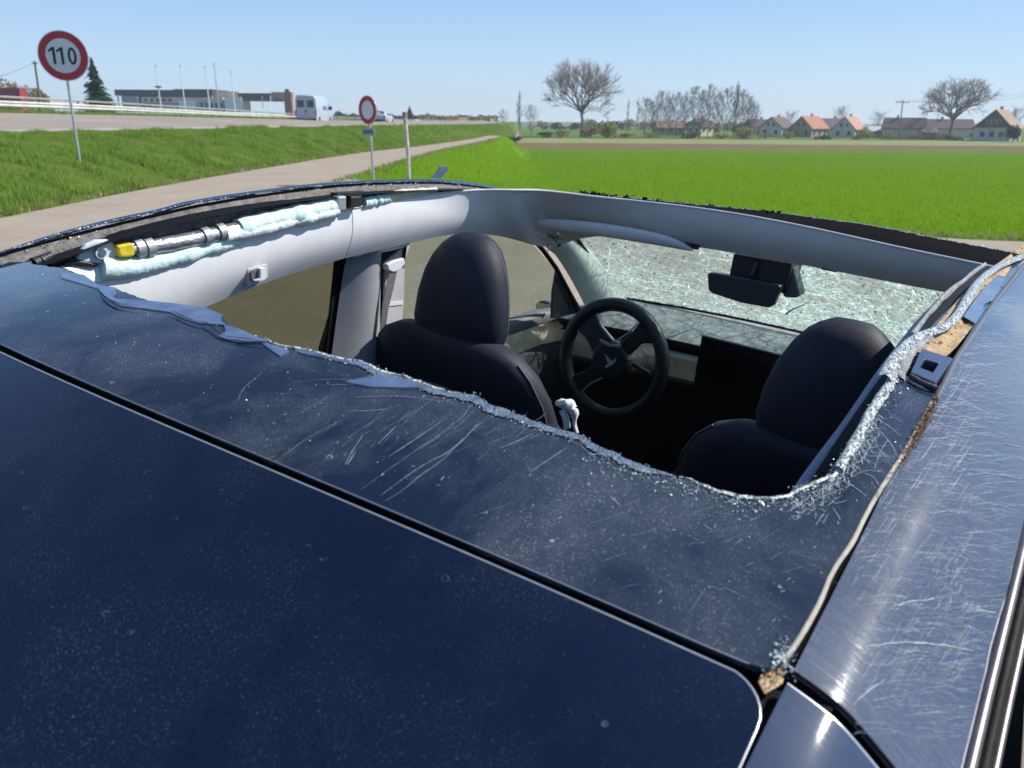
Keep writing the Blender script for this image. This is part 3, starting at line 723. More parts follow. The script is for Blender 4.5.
pbox(MB(), 197, 101, 224, 112, D0-3.45, 8).build('shutter_wall', mt['wallgrey'], dep)
pbox(MB(), 215, 91.5, 239, 98.5, D0+1, 9).build('beige_block', mt['wallcream'], dep)
pbox(MB(), 271, 92, 287, 99, D0+1, 9).build('beige_block', mt['walltan'], dep)
for x in (118, 137.5, 158, 212, 240, 262, 270): pbox(MB(), x, 96, x+1.2, 112, D0-3.4, .4).build('column', mt['whitewall'], dep)
for x in range(200, 222, 5): pbox(MB(), x, 103, x+3, 108, D0-3.55, .15).build('window', mt['winglass'], dep)
for x in range(144, 172, 6): pbox(MB(), x, 98.5, x+3.5, 101.5, D0-3.45, .15).build('window', mt['winglass'], dep)
tr = WY(290, 115, D0-12)
t = thing('chimney_tower', 'reddish brick stack at the right end of the depot', 'tower', (tr.x, tr.y, .8))
h = WY(290, 92, D0-12).z-.8
MB().box((0, 0, h/2-.3), (2.2, 2.2, h+.6)).build('shaft', mt['brick'], t); MB().box((-.3, 0, h+.35), (1.1, 1.1, .9)).build('cap', mt['walldark'], t)
for i, (x, y) in enumerate(((155.5, 66), (180, 66), (205, 67), (214, 64), (231, 72))):
    top = WY(x, y, D0-20); t = thing('lighting_mast', ['tall pale mast rising over the left canopy roof', 'tall pale mast left of the middle canopy', 'thin mast above the right end of the middle canopy', 'tallest mast over the right end of the middle canopy', 'shortest mast above the beige block'][i], 'mast', (top.x, top.y, .8), 0, 'masts over the depot')
    MB().tube([(0, 0, 0), (0, 0, top.z-.8)], [.22, .10], 8).build('pole', mt['whitewall'] if i != 3 else mt['galv'], t)
    MB().box((0, 0, top.z-.75), (.45, .3, .25)).build('lamp_head', mt['galv'], t)
    if i == 0: MB().box((0, 0, (top.z-.8)*.62), (1.6, .6, .5)).build('lower_bracket', mt['walldark'], t)
a = WY(0, 88, 150); c = WY(22, 99, 150)
mt['redcont'] = M('red_container_paint', (.33, .03, .03), .6, 0, .2, .8)
t = thing('shipping_container', 'red corrugated container behind the guard rail', 'container', ((c.x-5.5), 150, .9))
h = a.z-.9; pr = []
n = 40
for i in range(n): x = -6+12*i/(n-1); pr.append((x, -.12 if i % 4 in (0, 1) else 0))
MB().grid([[(x, y-1.2, z) for x, y in pr] for z in (0, h)], False).build('side_panel', mt['redcont'], t)
MB().box((0, 0, h/2), (11.9, 2.3, h-.05)).build('shell', mt['redcont'], t)
for x in (-6, 6): MB().box((x, -1.25, h/2), (.2, .25, h)).build('corner_post', mt['redcont'], t)
# ------------------------------------------------------------------ poles and wires
mt['polewood'] = M('weathered_pole', (.20, .16, .13), .9, 0, .2, 3)
pb = WY(39.5, 101, 130); ptp = WY(34.5, 61, 130)
t = thing('utility_pole', 'leaning wooden utility pole left of the 110 sign', 'utility pole', (pb.x, pb.y, 1.0))
v = Vector((ptp.x-pb.x, 0, ptp.z-1.0)); MB().tube([(0, 0, 0), v], [.2, .15], 8).build('pole', mt['polewood'], t)
MB().box(v-Vector((0, 0, .3)), (.9, .15, .15)).build('crossarm', mt['polewood'], t)
e = WY(-60, 82, 118)
wp = [Vector((ptp.x, ptp.y, ptp.z-.2)).lerp(e, i/10)-Vector((0, 0, 1.2*sin(pi*i/10)*.8)) for i in range(11)]
o = MB().tube(wp, .025, 4).build('power_line', mt['blackpl']); tag(o, 'thin cable sagging leftwards from the leaning utility pole', 'cable')
pb = WY(899, 138.5, 190); ptp = WY(903, 100, 190)
t = thing('utility_pole', 'wooden power pole with crossarm in front of the village', 'utility pole', pb)
v = ptp-pb; MB().tube([(0, 0, -.5), v], [.17, .12], 8).build('pole', mt['polewood'], t)
ca = MB().box(v-Vector((0, 0, .5)), (3.2, .16, .16)); ca.build('crossarm', mt['polewood'], t)
for s in (-1.4, 0, 1.4): MB().tube([v+Vector((s, 0, -.45)), v+Vector((s, 0, -.1))], .07, 6).build('insulator', mt['galv'], t)
for k, s in enumerate((-1.4, 1.4)):
    e = WY(1060, 86+k*3, 160)
    wp = [(ptp+Vector((s, 0, -.1))).lerp(e, i/12)-Vector((0, 0, 1.4*sin(pi*i/12))) for i in range(13)]
    o = MB().tube(wp, .018, 4).build('power_line', mt['blackpl']); tag(o, ['upper', 'lower'][k]+' wire running right from the village power pole', 'cable', 'wires from the village power pole')
# ------------------------------------------------------------------ trees
mt['bark'] = M('grey_bark', (.20, .18, .16), .95, 0, .2, 2)
mt['twig'] = M('bare_twigs', (.29, .245, .205), .95, 0, .2, .4)
mt['twigwarm'] = M('budding_twigs', (.25, .20, .12), .95, 0, .25, .5)
mt['conifer'] = blade_mat('spruce_needles', ((.012, .035, .012), (.03, .07, .02), (.018, .05, .018)), .15)
mt['leafyellow'] = blade_mat('fresh_yellow_green_leaves', ((.20, .24, .05), (.33, .34, .08), (.26, .25, .07)), .3)
mt['leafbrown'] = blade_mat('brownish_shrub_leaves', ((.20, .15, .07), (.26, .26, .08), (.30, .22, .10)), .3)
mt['leafdark'] = blade_mat('dark_evergreen_leaves', ((.02, .04, .015), (.045, .07, .025), (.03, .05, .02)), .2)
def bare_tree(p, H, spread, trunk_r, label, seed, n0=6, tw='twig', dens=1.0, upright=.5, trunk_f=.22, group=None, forks=None):
    R = random.Random(seed); t = thing('bare_tree', label, 'tree', p, 0, group)
    mt_, mw = MB(), MB(); tips = []
    def grow(q, d, ln, r, lev):
        pts = [q]; dd = d.copy()
        seg = 3
        for i in range(seg):
            dd = (dd+Vector((R.gauss(0, .11), R.gauss(0, .11), R.gauss(.05, .08)))).normalized()
            pts.append(pts[-1]+dd*ln/seg)
        mt_.tube(pts, [max(.012, r*(1-.4*i/seg)) for i in range(seg+1)], 5 if lev < 2 else 3, cap=False)
        if lev >= 4: tips.append((pts[-1], dd, ln)); tips.append((pts[2], dd, ln)); tips.append((pts[1], dd, ln)); return
        k = n0 if lev == 0 else R.choice((3, 3, 4))
        for j in range(k):
            src = pts[-1] if j < 2 or lev == 0 else pts[R.choice((2, 3))]
            a = 2*pi*(j+R.random()*.6)/k; ax = dd.orthogonal().normalized(); ax2 = dd.cross(ax)
            side = ax*cos(a)+ax2*sin(a); el = R.uniform(.45, .95)*(spread if lev < 2 else .9)
            nd = (dd*1.0+side*el+Vector((0, 0, upright*.4))).normalized()
            grow(src, nd, ln*R.uniform(.62, .82), r*.58, lev+1)
    L0 = H*trunk_f*1.15
    grow(Vector((0, 0, -.4)), Vector((0, 0, 1)), L0, trunk_r, 0)
    for q_ in range(6):
        a = q_*1.05+.5; grow(Vector((0, 0, L0*(.80+.05*q_))), Vector((cos(a), sin(a), .55)).normalized(), L0*.62, trunk_r*.36, 1)
    zmax = max(q[0].z for q in tips)
    for q, d, ln in tips:
        for j in range(max(1, int(7*dens))):
            nd = (d*.8+Vector((R.gauss(0, .6), R.gauss(0, .6), R.gauss(.15, .5)))).normalized(); l2 = R.uniform(.4, 1.0)*ln
            s = nd.orthogonal().normalized()*.016*H/15; e = q+nd*l2
            mw.face([q-s, q+s, e])
    sc = (H/(zmax+.5))
    tk = mt_.build('trunk', mt['bark'], t); cr = mw.build('crown', mt[tw], t)
    for o in (tk, cr): o.scale = (sc, sc, sc)
    return t
def bare2(p, H, wid, label, seed, tw='twig', nb=34, low=.12, name='bare_tree', group=None, up=1.0, r0=.012):
    # a leader with side limbs all the way up, each breaking into fine rising twigs
    R = random.Random(seed); t = thing(name, label, 'tree', p, 0, group); tk, cr = MB(), MB()
    lead = [Vector((0, 0, -.4))]
    for i in range(1, 9): lead.append(Vector((R.gauss(0, .012)*H*i/8, R.gauss(0, .012)*H*i/8, H*.93*i/8)))
    tk.tube(lead, [H*r0*(1-.88*i/8) for i in range(9)], 5, cap=False)
    def lp(f): f *= 8; i = min(7, int(f)); return lead[i].lerp(lead[i+1], f-i)
    def twig(q, d, ln, w_):
        s_ = d.orthogonal().normalized()*w_; s2 = d.cross(s_).normalized()*w_; e = q+d*ln
        cr.face([q-s_, q+s_, e]); cr.face([q-s2, q+s2, e])
    for i in range(nb):
        f = low+(1-low)*(i+R.random())/nb; f = min(.98, f); q = lp(f); a = i*2.4+R.uniform(-.5, .5)
        prof = max(.12, sin(pi*min(1, (f-low)/(1-low)*.8+.2))**.8)
        ln = wid*prof*R.uniform(.7, 1.15); d = Vector((cos(a), sin(a), R.uniform(.6, 1.3)*up)).normalized(); pts = [q]
        for k in range(4):
            d = (d+Vector((R.gauss(0, .1), R.gauss(0, .1), R.gauss(.12, .08)))).normalized(); pts.append(pts[-1]+d*ln*1.2/4)
        r = H*r0*.36*(1-.6*f); tk.tube(pts, [r*(1-.8*k/4) for k in range(5)], 3, cap=False)
        for k in range(9):
            u = R.uniform(.15, 1); j = min(3, int(u*4)); b0 = pts[j].lerp(pts[j+1], u*4-j)
            d2 = (d*.6+Vector((R.gauss(0, .55), R.gauss(0, .55), R.gauss(.45, .35)))).normalized(); l2 = ln*R.uniform(.25, .5)
            e = b0+d2*l2; twig(b0, d2, l2, .03*H/12)
            for m_ in range(6):
                u2 = R.uniform(.2, 1); d3 = (d2+Vector((R.gauss(0, .5), R.gauss(0, .5), R.gauss(.2, .4)))).normalized(); twig(b0+d2*l2*u2, d3, l2*R.uniform(.35, .9), .014*H/12)
    tk.build('trunk', mt['bark'], t); cr.build('crown', mt[tw], t); return t
def leafy(p, rx_, rz2, label, seed, mat, n=900, name='shrub', cat='shrub', size=.35, zc=None, group=None, stem=True):
    R = random.Random(seed); t = thing(name, label, cat, p, 0, group); m = MB()
    lob = [(Vector((R.uniform(-.55, .55)*rx_, R.uniform(-.55, .55)*rx_, R.uniform(.3, 1.3)*rz2)), R.uniform(.35, .6)) for _ in range(9)]
    for i in range(n):
        c, k = R.choice(lob); d = Vector((R.gauss(0, 1), R.gauss(0, 1), R.gauss(0, 1))).normalized()*(R.random()**.4)
        q = c+Vector((d.x*rx_*k, d.y*rx_*k, d.z*rz2*k))
        if q.z < 0: q.z = -q.z*.3
        a = Vector((R.gauss(0, 1), R.gauss(0, 1), R.gauss(0, 1))).normalized()*size; b_ = a.orthogonal().normalized()*size*.6
        m.face([q-a, q+b_, q+a, q-b_])
    m.build('crown', mt[mat], t)
    s = MB()
    for i in range(4): s.tube([(0, 0, -.3), (R.uniform(-.4, .4)*rx_, R.uniform(-.4, .4)*rx_, rz2)], [.10, .03], 5)
    s.build('trunk', mt['bark'], t); return t
def gz(p): return Vector((p.x, p.y, zfield(p.x, p.y)-.05))
bare_tree(gz(WY(581, 130, 196)), 18.0, 1.25, .26, 'big lone bare walnut tree with a wide rounded crown', 6, 7, 'twig', .62, .3, .16)
bare_tree(gz(WY(948, 138, 200)), 15.2, 1.5, .22, 'wide spreading bare tree behind the village houses', 62, 7, 'twig', .62, .15, .15)
gr = [(645, 97), (652, 93), (660, 91), (668, 92), (676, 90), (684, 88), (692, 86), (700, 84), (708, 84), (716, 85), (724, 86), (740, 86), (747, 92), (753, 99)]
gl_ = ['first and lowest', 'second', 'third', 'fourth', 'fifth', 'sixth', 'seventh', 'eighth', 'ninth', 'tenth', 'eleventh', 'twelfth', 'thirteenth', 'fourteenth and last']
for i, (x, y) in enumerate(gr):
    p = gz(WY(x, 131, 186+(i*7) % 22)); top = WY(x, y, p.y)
    bare2(p, (top.z-p.z)*(1, .88, 1.04, .93, 1, .86, 1.05, .95, 1.08, .9, 1.02, 1, .94, .9)[i], (3, 2.4, 3.3, 2.6)[i % 4], gl_[i]+' bare tree of the grove, counted from its left end', 30+i, 'twig', 44, .08, group='bare trees of the grove', r0=.008)
p = gz(WY(734, 132, 192)); bare2(p, WY(733, 76, 192).z-p.z, 1.7, 'slim tall poplar rising like a spire from the grove', 44, 'twigwarm', 60, .04, up=1.8, r0=.008)
p = gz(WY(519, 127, 205)); bare2(p, WY(519, 87, 205).z-p.z, 1.5, 'slim poplar left of the lone walnut tree', 45, 'twig', 46, .05, up=1.9, r0=.007)
p = gz(WY(531, 127, 205)); bare2(p, WY(531, 104, 205).z-p.z, 2.6, 'small brownish bare tree between the poplar and the walnut', 46, 'twigwarm', 34, .08)
p = gz(WY(503, 126, 215)); bare2(p, WY(503, 108, 215).z-p.z, 2.0, 'small bare tree at the end of the lane', 47, 'twigwarm', 30, .08)
for i, (x, y) in enumerate(((627, 95), (637, 93))):
    p = gz(WY(x, 131, 210)); bare2(p, WY(x, y, 210).z-p.z, 1.0, ['thin upright sapling left of the grove', 'thin upright sapling nearest the left edge of the grove'][i], 50+i, 'twig', 26, .15, up=2.0, r0=.005)
for i, (x, y) in enumerate(((838, 107), (876, 113), (788, 113), (1012, 108))):
    p = gz(WY(x, 136, 238)); bare2(p, WY(x, y, 238).z-p.z, 3.0, ['rounded bare tree behind the pink roofed house', 'low bare tree left of the power pole', 'bare tree behind the white gabled house', 'bare tree behind the chalet'][i], 60+i)
leafy(gz(WY(608, 131.5, 188)), 3.0, 2.3, 'round yellow green shrub right of the lone walnut tree', 3, 'leafyellow', 1300, size=.28)
leafy(gz(WY(590, 131, 192)), 2.6, 1.8, 'brown and yellow shrub at the foot of the lone walnut tree', 4, 'leafbrown', 900, size=.28)
leafy(gz(WY(745, 132.5, 186)), 2.6, 1.6, 'olive bush at the right foot of the grove', 5, 'leafyellow', 800, size=.28)
leafy(gz(WY(1012, 143, 176)), 1.7, 2.3, 'dark evergreen shrub in front of the chalet', 6, 'leafdark', 1200, size=.22)
leafy(gz(WY(935, 139, 195)), 3.6, 1.0, 'low brown hedge under the spreading tree', 7, 'leafbrown', 700, size=.25)
leafy(gz(WY(867, 138, 205)), 2.6, 1.7, 'olive shrub right of the pink roofed house', 8, 'leafyellow', 700, size=.25)
leafy(gz(WY(504, 129, 190)), 3.0, 1.2, 'dark round bush where the lane ends', 9, 'leafdark', 700, size=.25)
leafy(gz(WY(512, 132, 150)), 1.8, .7, 'low dark hedge bush right of the lane end', 10, 'leafdark', 500, size=.2)
for i, (x, dx) in enumerate(((5, 4.6), (26, 3.6), (42, 2.2))):
    p = WY(x, 102, 170+i*4); p.z = .9; top = WY(x, (75, 79, 87)[i], p.y)
    leafy(p, dx, (top.z-.9)/1.75, ['broad brown green bush above the red container', 'brownish bush between the container and the leaning pole', 'small bush right of the leaning pole'][i], 70+i, 'leafbrown', 1500, size=.3)
hb_ = [(545,134,2.2),(560,134,3.0),(625,134,2.4),(648,134.5,3.2),(690,135,2.6),(722,135.5,2.2),(765,137,2.4),(789,137.5,1.8),(822,138,2.2),(858,138.5,1.7),(888,139,2.0),(915,139.5,2.6),(955,140.5,2.8),(975,141,2.0)]
hn_ = ['left of the walnut tree', 'nearest the walnut trunk on its left', 'right of the round yellow green shrub', 'at the left foot of the grove', 'before the middle of the grove', 'before the right half of the grove', 'before the leftmost village houses', 'between the white gable and the orange roof', 'between the orange and the pink roof', 'below the pink roof', 'left of the power pole', 'right of the power pole', 'under the right side of the spreading tree', 'left of the chalet']
for i, ((x, y, rr_), nm_) in enumerate(zip(hb_, hn_)):
    leafy(gz(WY(x, y, 186+i % 4*3)), rr_, (.8, 1.1, .65)[i % 3], 'low garden hedge '+nm_, 400+i, ('leafdark', 'leafbrown', 'leafbrown', 'leafyellow')[i % 4], 260, 'hedge', 'hedge', .22, group='low hedges before the village')
# spruce
def spruce(p, H, rb, label, seed):
    R = random.Random(seed); t = thing('spruce_tree', label, 'tree', p)
    MB().tube([(0, 0, -.5), (0, 0, H)], [.3, .03], 7).build('trunk', mt['bark'], t); m = MB()
    z = .1*H
    while z < H*.99:
        f = 1-z/H; n = int(7+9*f)
        for i in range(n):
            a = R.random()*2*pi; r = rb*(f**.85)*R.uniform(.45, 1.25); q = Vector((cos(a), sin(a), 0)); s = Vector((-sin(a), cos(a), 0))
            for k in range(5):
                u0 = k/5; c = q*r*(u0+.1)+Vector((0, 0, z-r*.35*u0+.25*R.random())); w2 = .32*r*(1-u0*.6)+.12
                m.face([c+s*w2*R.uniform(.6, 1.2), c+q*r*.3-Vector((0, 0, .12*r+.1)), c-s*w2*R.uniform(.6, 1.2), c-q*r*.05+Vector((0, 0, .15))])
        z += H*.028
    m.build('crown', mt['conifer'], t); return t
p = WY(98, 104, 120); p.z = .9
spruce(p, WY(97, 58, 120).z-.9, 2.9, 'dark spruce tree between the 110 sign and the depot', 3)
p = WY(410, 122, 260); p.z = .8
spruce(p, WY(411, 106.5, 260).z-.8, 1.9, 'small dark conifer above the motorway behind the white post', 4)
# row of small far trees along the horizon
R = random.Random(99)
for i in range(26):
    x = 300+i*7.6+R.uniform(-2, 2); d = 300+R.uniform(-20, 60); y0 = interp([(300,111),(345,113),(400,114.5),(500,117)], x)+R.uniform(-2.5, 2)
    p = WY(x, 124, d); p.z = .6; top = WY(x, y0, d)
    leafy(p, R.uniform(2.4, 4.5), max(1.5, (top.z-.6)/1.75), 'small hazy tree in the far row along the motorway horizon', 200+i, R.choice(('leafdark', 'leafbrown', 'leafdark')), 160, 'far_tree', 'tree', .6, group='far trees along the motorway horizon')
R = random.Random(98)
for i in range(16):
    x = 545+i*14+R.uniform(-4, 4); d = 300+R.uniform(-20, 60); y0 = 124+R.uniform(-3, 2)
    if x > 765: x += 60
    p = gz(WY(x, 131, d)); top = WY(x, y0-3, d)
    leafy(p, R.uniform(3, 5), max(1.5, (top.z-p.z)/1.75), 'small dark tree in the far row behind the fields', 300+i, R.choice(('leafdark', 'leafbrown')), 160, 'far_tree', 'tree', .6, group='far trees behind the fields')
# ================================================================== THE CAR
car = bpy.data.objects.new('car', None); COL.objects.link(car); car.matrix_world = MCAR
car['label'] = 'dark navy car with its glass roof smashed open, seen from the rear right corner'; car['category'] = 'car'
ET = [(-1.1,.90),(-.8,1.10),(-.5,1.245),(-.3,1.33),(-.1,1.402),(-.02,1.427),(.1,1.450),(.18,1.466),(.25,1.484),(.43,1.509),(.65,1.522),(.78,1.525),(1.02,1.521),(1.2,1.508),(1.4,1.470),(1.6,1.39),(1.9,1.23),(2.15,1.08),(2.4,.98)]
def E(u): return sinterp(ET, u)
def K(u): return .15 if u < .3 else .15-.05*sm((u-.3)/.6)
def EB(u): return .035*sm((u-.85)/.5)*(1-sm((u-1.7)/.4))
def zr(u, v): return E(u)+K(u)*(.3136-v*v)+(EB(u)*sm((-.25-v)/.25) if v < -.25 else 0)
def R3(u, v, dz=0): return Vector((u, v, zr(u, v)+dz))
def hit(px, py, dz=0):                         # where the ray of a pixel meets the roof skin
    d = cray(px, py); t0 = 0; t = .05
    f = lambda t: (CC+d*t).z-zr((CC+d*t).x, (CC+d*t).y)-dz
    while f(t) > 0 and t < 4: t0 = t; t += .02
    for _ in range(30):
        m_ = (t0+t)/2
        if f(m_) > 0: t0 = m_
        else: t = m_
    return CC+d*t
def onroof(p, dz=0): return R3(p.x, p.y, dz)
# ---- curves traced on the roof skin
GU = [(0,344.6),(88,380),(164,416.7),(275.4,462),(500,555.7),(599,598.7),(700,644),(740,661),(760,668)]
GL = [(0,354),(117,400.6),(205,440.7),(300,484.7),(500,568.6),(540.6,585.5),(634,625),(700,655),(740,673)]
HE = [(34,264),(51.5,267),(62.5,268),(78,275),(95,283),(117,289),(138,297),(164,305),(205,309),(223,316.5),(226,324),(249,334),(275,344),(300,350),(330,357),(359,362),(382,372),(417,382),(446,392.5),(476,398),(487,405),(500,409),(529,421),(558.6,431),(582,437),(600,449),(632,463.6),(664,474),(690,481),(723,493),(740,498),(765,499.5),(787,497),(797.5,491),(819,481),(833,476),(843,460.6),(850.6,449.7),(860,437),(868,423),(873,405.6),(884,398),(894,384),(900,372)]
LS = [(772,668),(780,662),(793,644),(818,601.6),(829.5,570),(850,543),(864.6,511),(882,483),(900,455.7),(915,430),(927,408),(934,394)]
gu = [hit(*p) for p in GU]; gl = [hit(*p) for p in GL]; he = [hit(*p) for p in HE]; ls = [hit(*p) for p in LS]
def fit_u(pts):                                # u as a function of v across the car, mirrored where unseen
    tab = sorted([(p.y, p.x) for p in pts]); return tab
tgu = fit_u(gu); tgl = fit_u(gl)
def ext(tab, side):                            # symmetric continuation to the left end
    lo = tab[0]; out = list(tab)
    for v in (.53,): 
        if v > out[-1][0]+.02: out.append((v, tab[-1][1]+(v-tab[-1][0])*.10))
    return out
tgu = ext(tgu, 1); tgl = ext(tgl, 1)
import numpy as np
pgu = np.polyfit([a for a, b in tgu], [b for a, b in tgu], 3); pgl = np.polyfit([a for a, b in tgl], [b for a, b in tgl], 3)
def ugu(v): return float(np.polyval(pgu, v))
def ugl(v): return float(np.polyval(pgl, v))
# ---- roof glass remains: loft from the rear seam / right seam to the broken edge
outer = [Vector((ugu(v), v, 0)) for v in [.545-i*.02 for i in range(55) if .545-i*.02 > -.53]]+[Vector((p.x, p.y, 0)) for p in gu[-1:]]+[Vector((p.x, p.y, 0)) for p in ls]
inner = [Vector((.10, .545, 0)), Vector((.10, .50, 0))]+[Vector((p.x, p.y, 0)) for p in he]
def seg(pts, i0, i1, n): return poly(pts[i0:i1+1], n)
def near_i(pts, target): return min(range(len(pts)), key=lambda i: (pts[i]-target).length)
# break both curves at matching stations
co = near_i(outer, Vector((ls[0].x, ls[0].y, 0))); ci = 2+HE.index((833, 476))
NB1, NB2, NR = 520, 200, 18
fr_o = poly(smooth(outer[:co+1], 2), NB1)+poly(outer[co:], NB2)[1:]
fr_i = poly(inner[:ci+1], NB1)+poly(inner[ci:], NB2)[1:]
Rj = random.Random(5)
jag = []
for i, p in enumerate(fr_i):
    s = i*.013
    a = .0030*noise.noise(Vector((s*5, 1, 0)))+.0014*noise.noise(Vector((s*17, 2, 0)))+.0004*Rj.uniform(-1, 1)
    nn = (fr_i[min(i+8, len(fr_i)-1)]-fr_i[max(i-8, 0)]); nn = (fr_o[i]-p).normalized()
    if abs(i-NB1) < 14: a *= .3
    jag.append(p+nn*a)
rows = []
for j in range(NR+1):
    t = j/NR; rows.append([onroof(a.lerp(b, t)) for a, b in zip(fr_o, jag)])
rg = MB().slab(rows, .005, (0, 0, 1)).build('roof_glass', mt['roofglass'], car)
rg['label'] = 'scratched dark glass roof panel with a jagged broken edge'
# bright crushed lip that follows the break
def ribbon(name, pts, w0, dz, mat, parent, kind=None, wob=.5, seed=1, thick=.0012):
    R = random.Random(seed); m = MB(); A = []; B_ = []
    n = len(pts)
    for i, p in enumerate(pts):
        t = (pts[min(i+1, n-1)]-pts[max(i-1, 0)]); s = Vector((-t.y, t.x, 0)).normalized() if t.length > 1e-9 else Vector((0, 1, 0))
        ww = (w0[0]+(w0[1]-w0[0])*i/n if isinstance(w0, tuple) else w0)*(1+wob*noise.noise(Vector((i*.21, seed, 0)))*2+R.uniform(-.3, .3)*wob)
        A.append(onroof(p, dz)); B_.append(onroof(p+s*ww, dz+.0006))
    m.grid([A, B_]); 
    return m.build(name, mat, parent, kind)
i0 = int(NB1*.52)
side_s = 1
def shifted(pts, d):
    out = []; n = len(pts)
    for i, p in enumerate(pts):
        t = (pts[min(i+1, n-1)]-pts[max(i-1, 0)]); s = Vector((-t.y, t.x, 0)); s = s.normalized() if s.length > 1e-9 else Vector()
        out.append(p+s*d)
    return out
# decide which side of the edge is glass
tst = jag[NB1//2]; tt = jag[NB1//2+1]-jag[NB1//2-1]; sgn = 1 if Vector((-tt.y, tt.x, 0)).dot(fr_o[NB1//2]-tst) > 0 else -1
def lip(name, i0, i1, w_, dz, mat, seed=1, kind=None):
    pts = jag[i0:i1]; A = []; B_ = []; n = len(pts); R = random.Random(seed)
    for i, p in enumerate(pts):
        t = fr_i[min(i0+i+8, len(fr_i)-1)]-fr_i[max(i0+i-8, 0)]; s = Vector((-t.y, t.x, 0))*sgn; s = s.normalized() if s.length > 1e-9 else Vector()
        env = min(1, i/12, (n-1-i)/12+.05)
        ww = w_*env*(.55+.9*abs(noise.noise(Vector((i*.07, seed, 0))))+.5*abs(noise.noise(Vector((i*.4, seed, 1)))))
        A.append(onroof(p, dz+.0005)); B_.append(onroof(p+s*ww, dz))
    return MB().grid([A, B_]).build(name, mat, car, kind)
lip('ground_edge', int(NB1*.60), NB1-60, .0095, .0012, mt['lip'], 3)
lip('crushed_edge', NB1-60, NB1+70, .0028, .0014, mt['crush'], 4)
lip('crushed_edge', int(NB1*.52), int(NB1*.72), .0022, .0018, mt['crush'], 6)
lip('crushed_edge', NB1+60, NB1+NB2-2, .0032, .0016, mt['crush'], 5)
# loose granules scattered at the break
R = random.Random(21); m = MB()
def gran(m, c, s):
    a = [Vector((R.gauss(0, 1), R.gauss(0, 1), R.gauss(0, .7))).normalized()*s*R.uniform(.6, 1.3) for _ in range(4)]
    q = [c+x for x in a]
    for f in ((0, 1, 2), (0, 2, 3), (0, 3, 1), (1, 3, 2)): m.face([q[k] for k in f])
for i in range(3000):
    k = R.choice([R.randint(int(NB1*.50), NB1+NB2-6), R.randint(NB1-130, NB1+60), R.randint(int(NB1*.6), NB1+40)])
    p = jag[k]; t = fr_o[k]-p; d = abs(R.gauss(0, .005 if k < NB1-90 else .011))
    c = onroof(p+t.normalized()*d+Vector((R.gauss(0, .002), R.gauss(0, .002), 0)), .001)
    gran(m, c, R.uniform(.0004, .0012))
for i in range(420):
    a, b_ = R.random(), R.random()**.7; k = int(a*(len(jag)-1)); c = onroof(fr_o[k].lerp(jag[k], b_), .0006); gran(m, c, R.uniform(.0003, .0009))
m.build('glass_granules', mt['granule'], car, 'stuff')
# cracks and scratches as thin raised lines
def pxline(m, pts, wpx=1.0, dz=.0008):
    P = [hit(*p) for p in smooth([(x, y, 0) for x, y in pts], 2) for p in [p[:2]]] if False else [hit(p.x, p.y) for p in smooth([(x, y, 0) for x, y in pts], 2)]
    P = [onroof(p, dz) for p in P]; n = len(P); A = []; B_ = []
    for i, p in enumerate(P):
        t = P[min(i+1, n-1)]-P[max(i-1, 0)]; s = Vector((-t.y, t.x, 0)).normalized()
        d = (p-CC).dot(FC)/FPX*wpx*.5*(.25+.75*sin(pi*(i+.5)/n)) * R.uniform(.6, 1.2)
        A.append(p-s*d); B_.append(p+s*d)
    m.grid([A, B_])
m = MB()
SC = [[(284,457),(305,440),(341,421)],[(345,466),(352,452),(363,436)],[(347,466),(356,452)],[(378,445),(389,434),(396,427)],[(362,490),(400,462),(460,421),(470,408)],[(380,497),(420,467),(455,450),(478,424)],[(384,503),(405,490),(420,476),(442,462),(455,448),(463,440)],[(420,450),(435,440),(455,426)],[(388,458),(420,437),(447,418)],
 [(290,383),(340,379),(395,385),(430,388)],[(345,411),(365,412),(385,410)],[(355,398),(400,396),(440,402)],[(320,386),(380,384),(415,389)],[(238,402),(242,390),(262,373)],[(500,449),(520,441),(533,434)],[(530,473),(551,459),(566,449)],
 [(880,432),(893,448),(897,458)],[(872,424),(888,440),(895,452)],[(845,462),(870,448),(890,446)],[(868,457),(880,457),(894,457)],[(849,467),(862,461),(872,444),(876,436)],[(862,474),(872,476),(880,487)],[(842,481),(856,489),(866,497)],[(826,508),(835,500),(842,496)],[(834,505),(848,501)],[(832,508),(838,516),(840,521)],[(815,527),(822,516)],[(822,525),(828,515)],[(876,418),(890,428),(901,437)],[(880,405),(890,415),(903,424)],[(888,440),(880,452),(874,470)],[(850,478),(868,470),(886,474)],
 [(742,515),(752,520)],[(748,522),(759,518)],[(703,525),(712,531)],[(793,512),(806,514)],[(770,560),(782,553)],[(745,567),(754,563)],[(610,497),(620,506)],[(735,545),(742,540)],[(560,432),(578,446)],[(574,440),(590,455)],[(800,541),(803,545)]]
for l in SC: pxline(m, l, R.uniform(.3, .7))
for i in range(110):                            # short nicks
    x, y = R.uniform(230, 880), R.uniform(380, 640)
    if y < interp([(230,360),(480,420),(640,490),(780,520),(880,480)], x) or y > interp([(230,430),(760,655),(880,470)], x): continue
    a = R.gauss(-.5, .5); l_ = R.uniform(1.5, 6); pxline(m, [(x, y), (x+cos(a)*l_*.5, y+sin(a)*l_*.5+R.uniform(-.5, .5)), (x+cos(a)*l_, y+sin(a)*l_)], R.uniform(.5, .9))
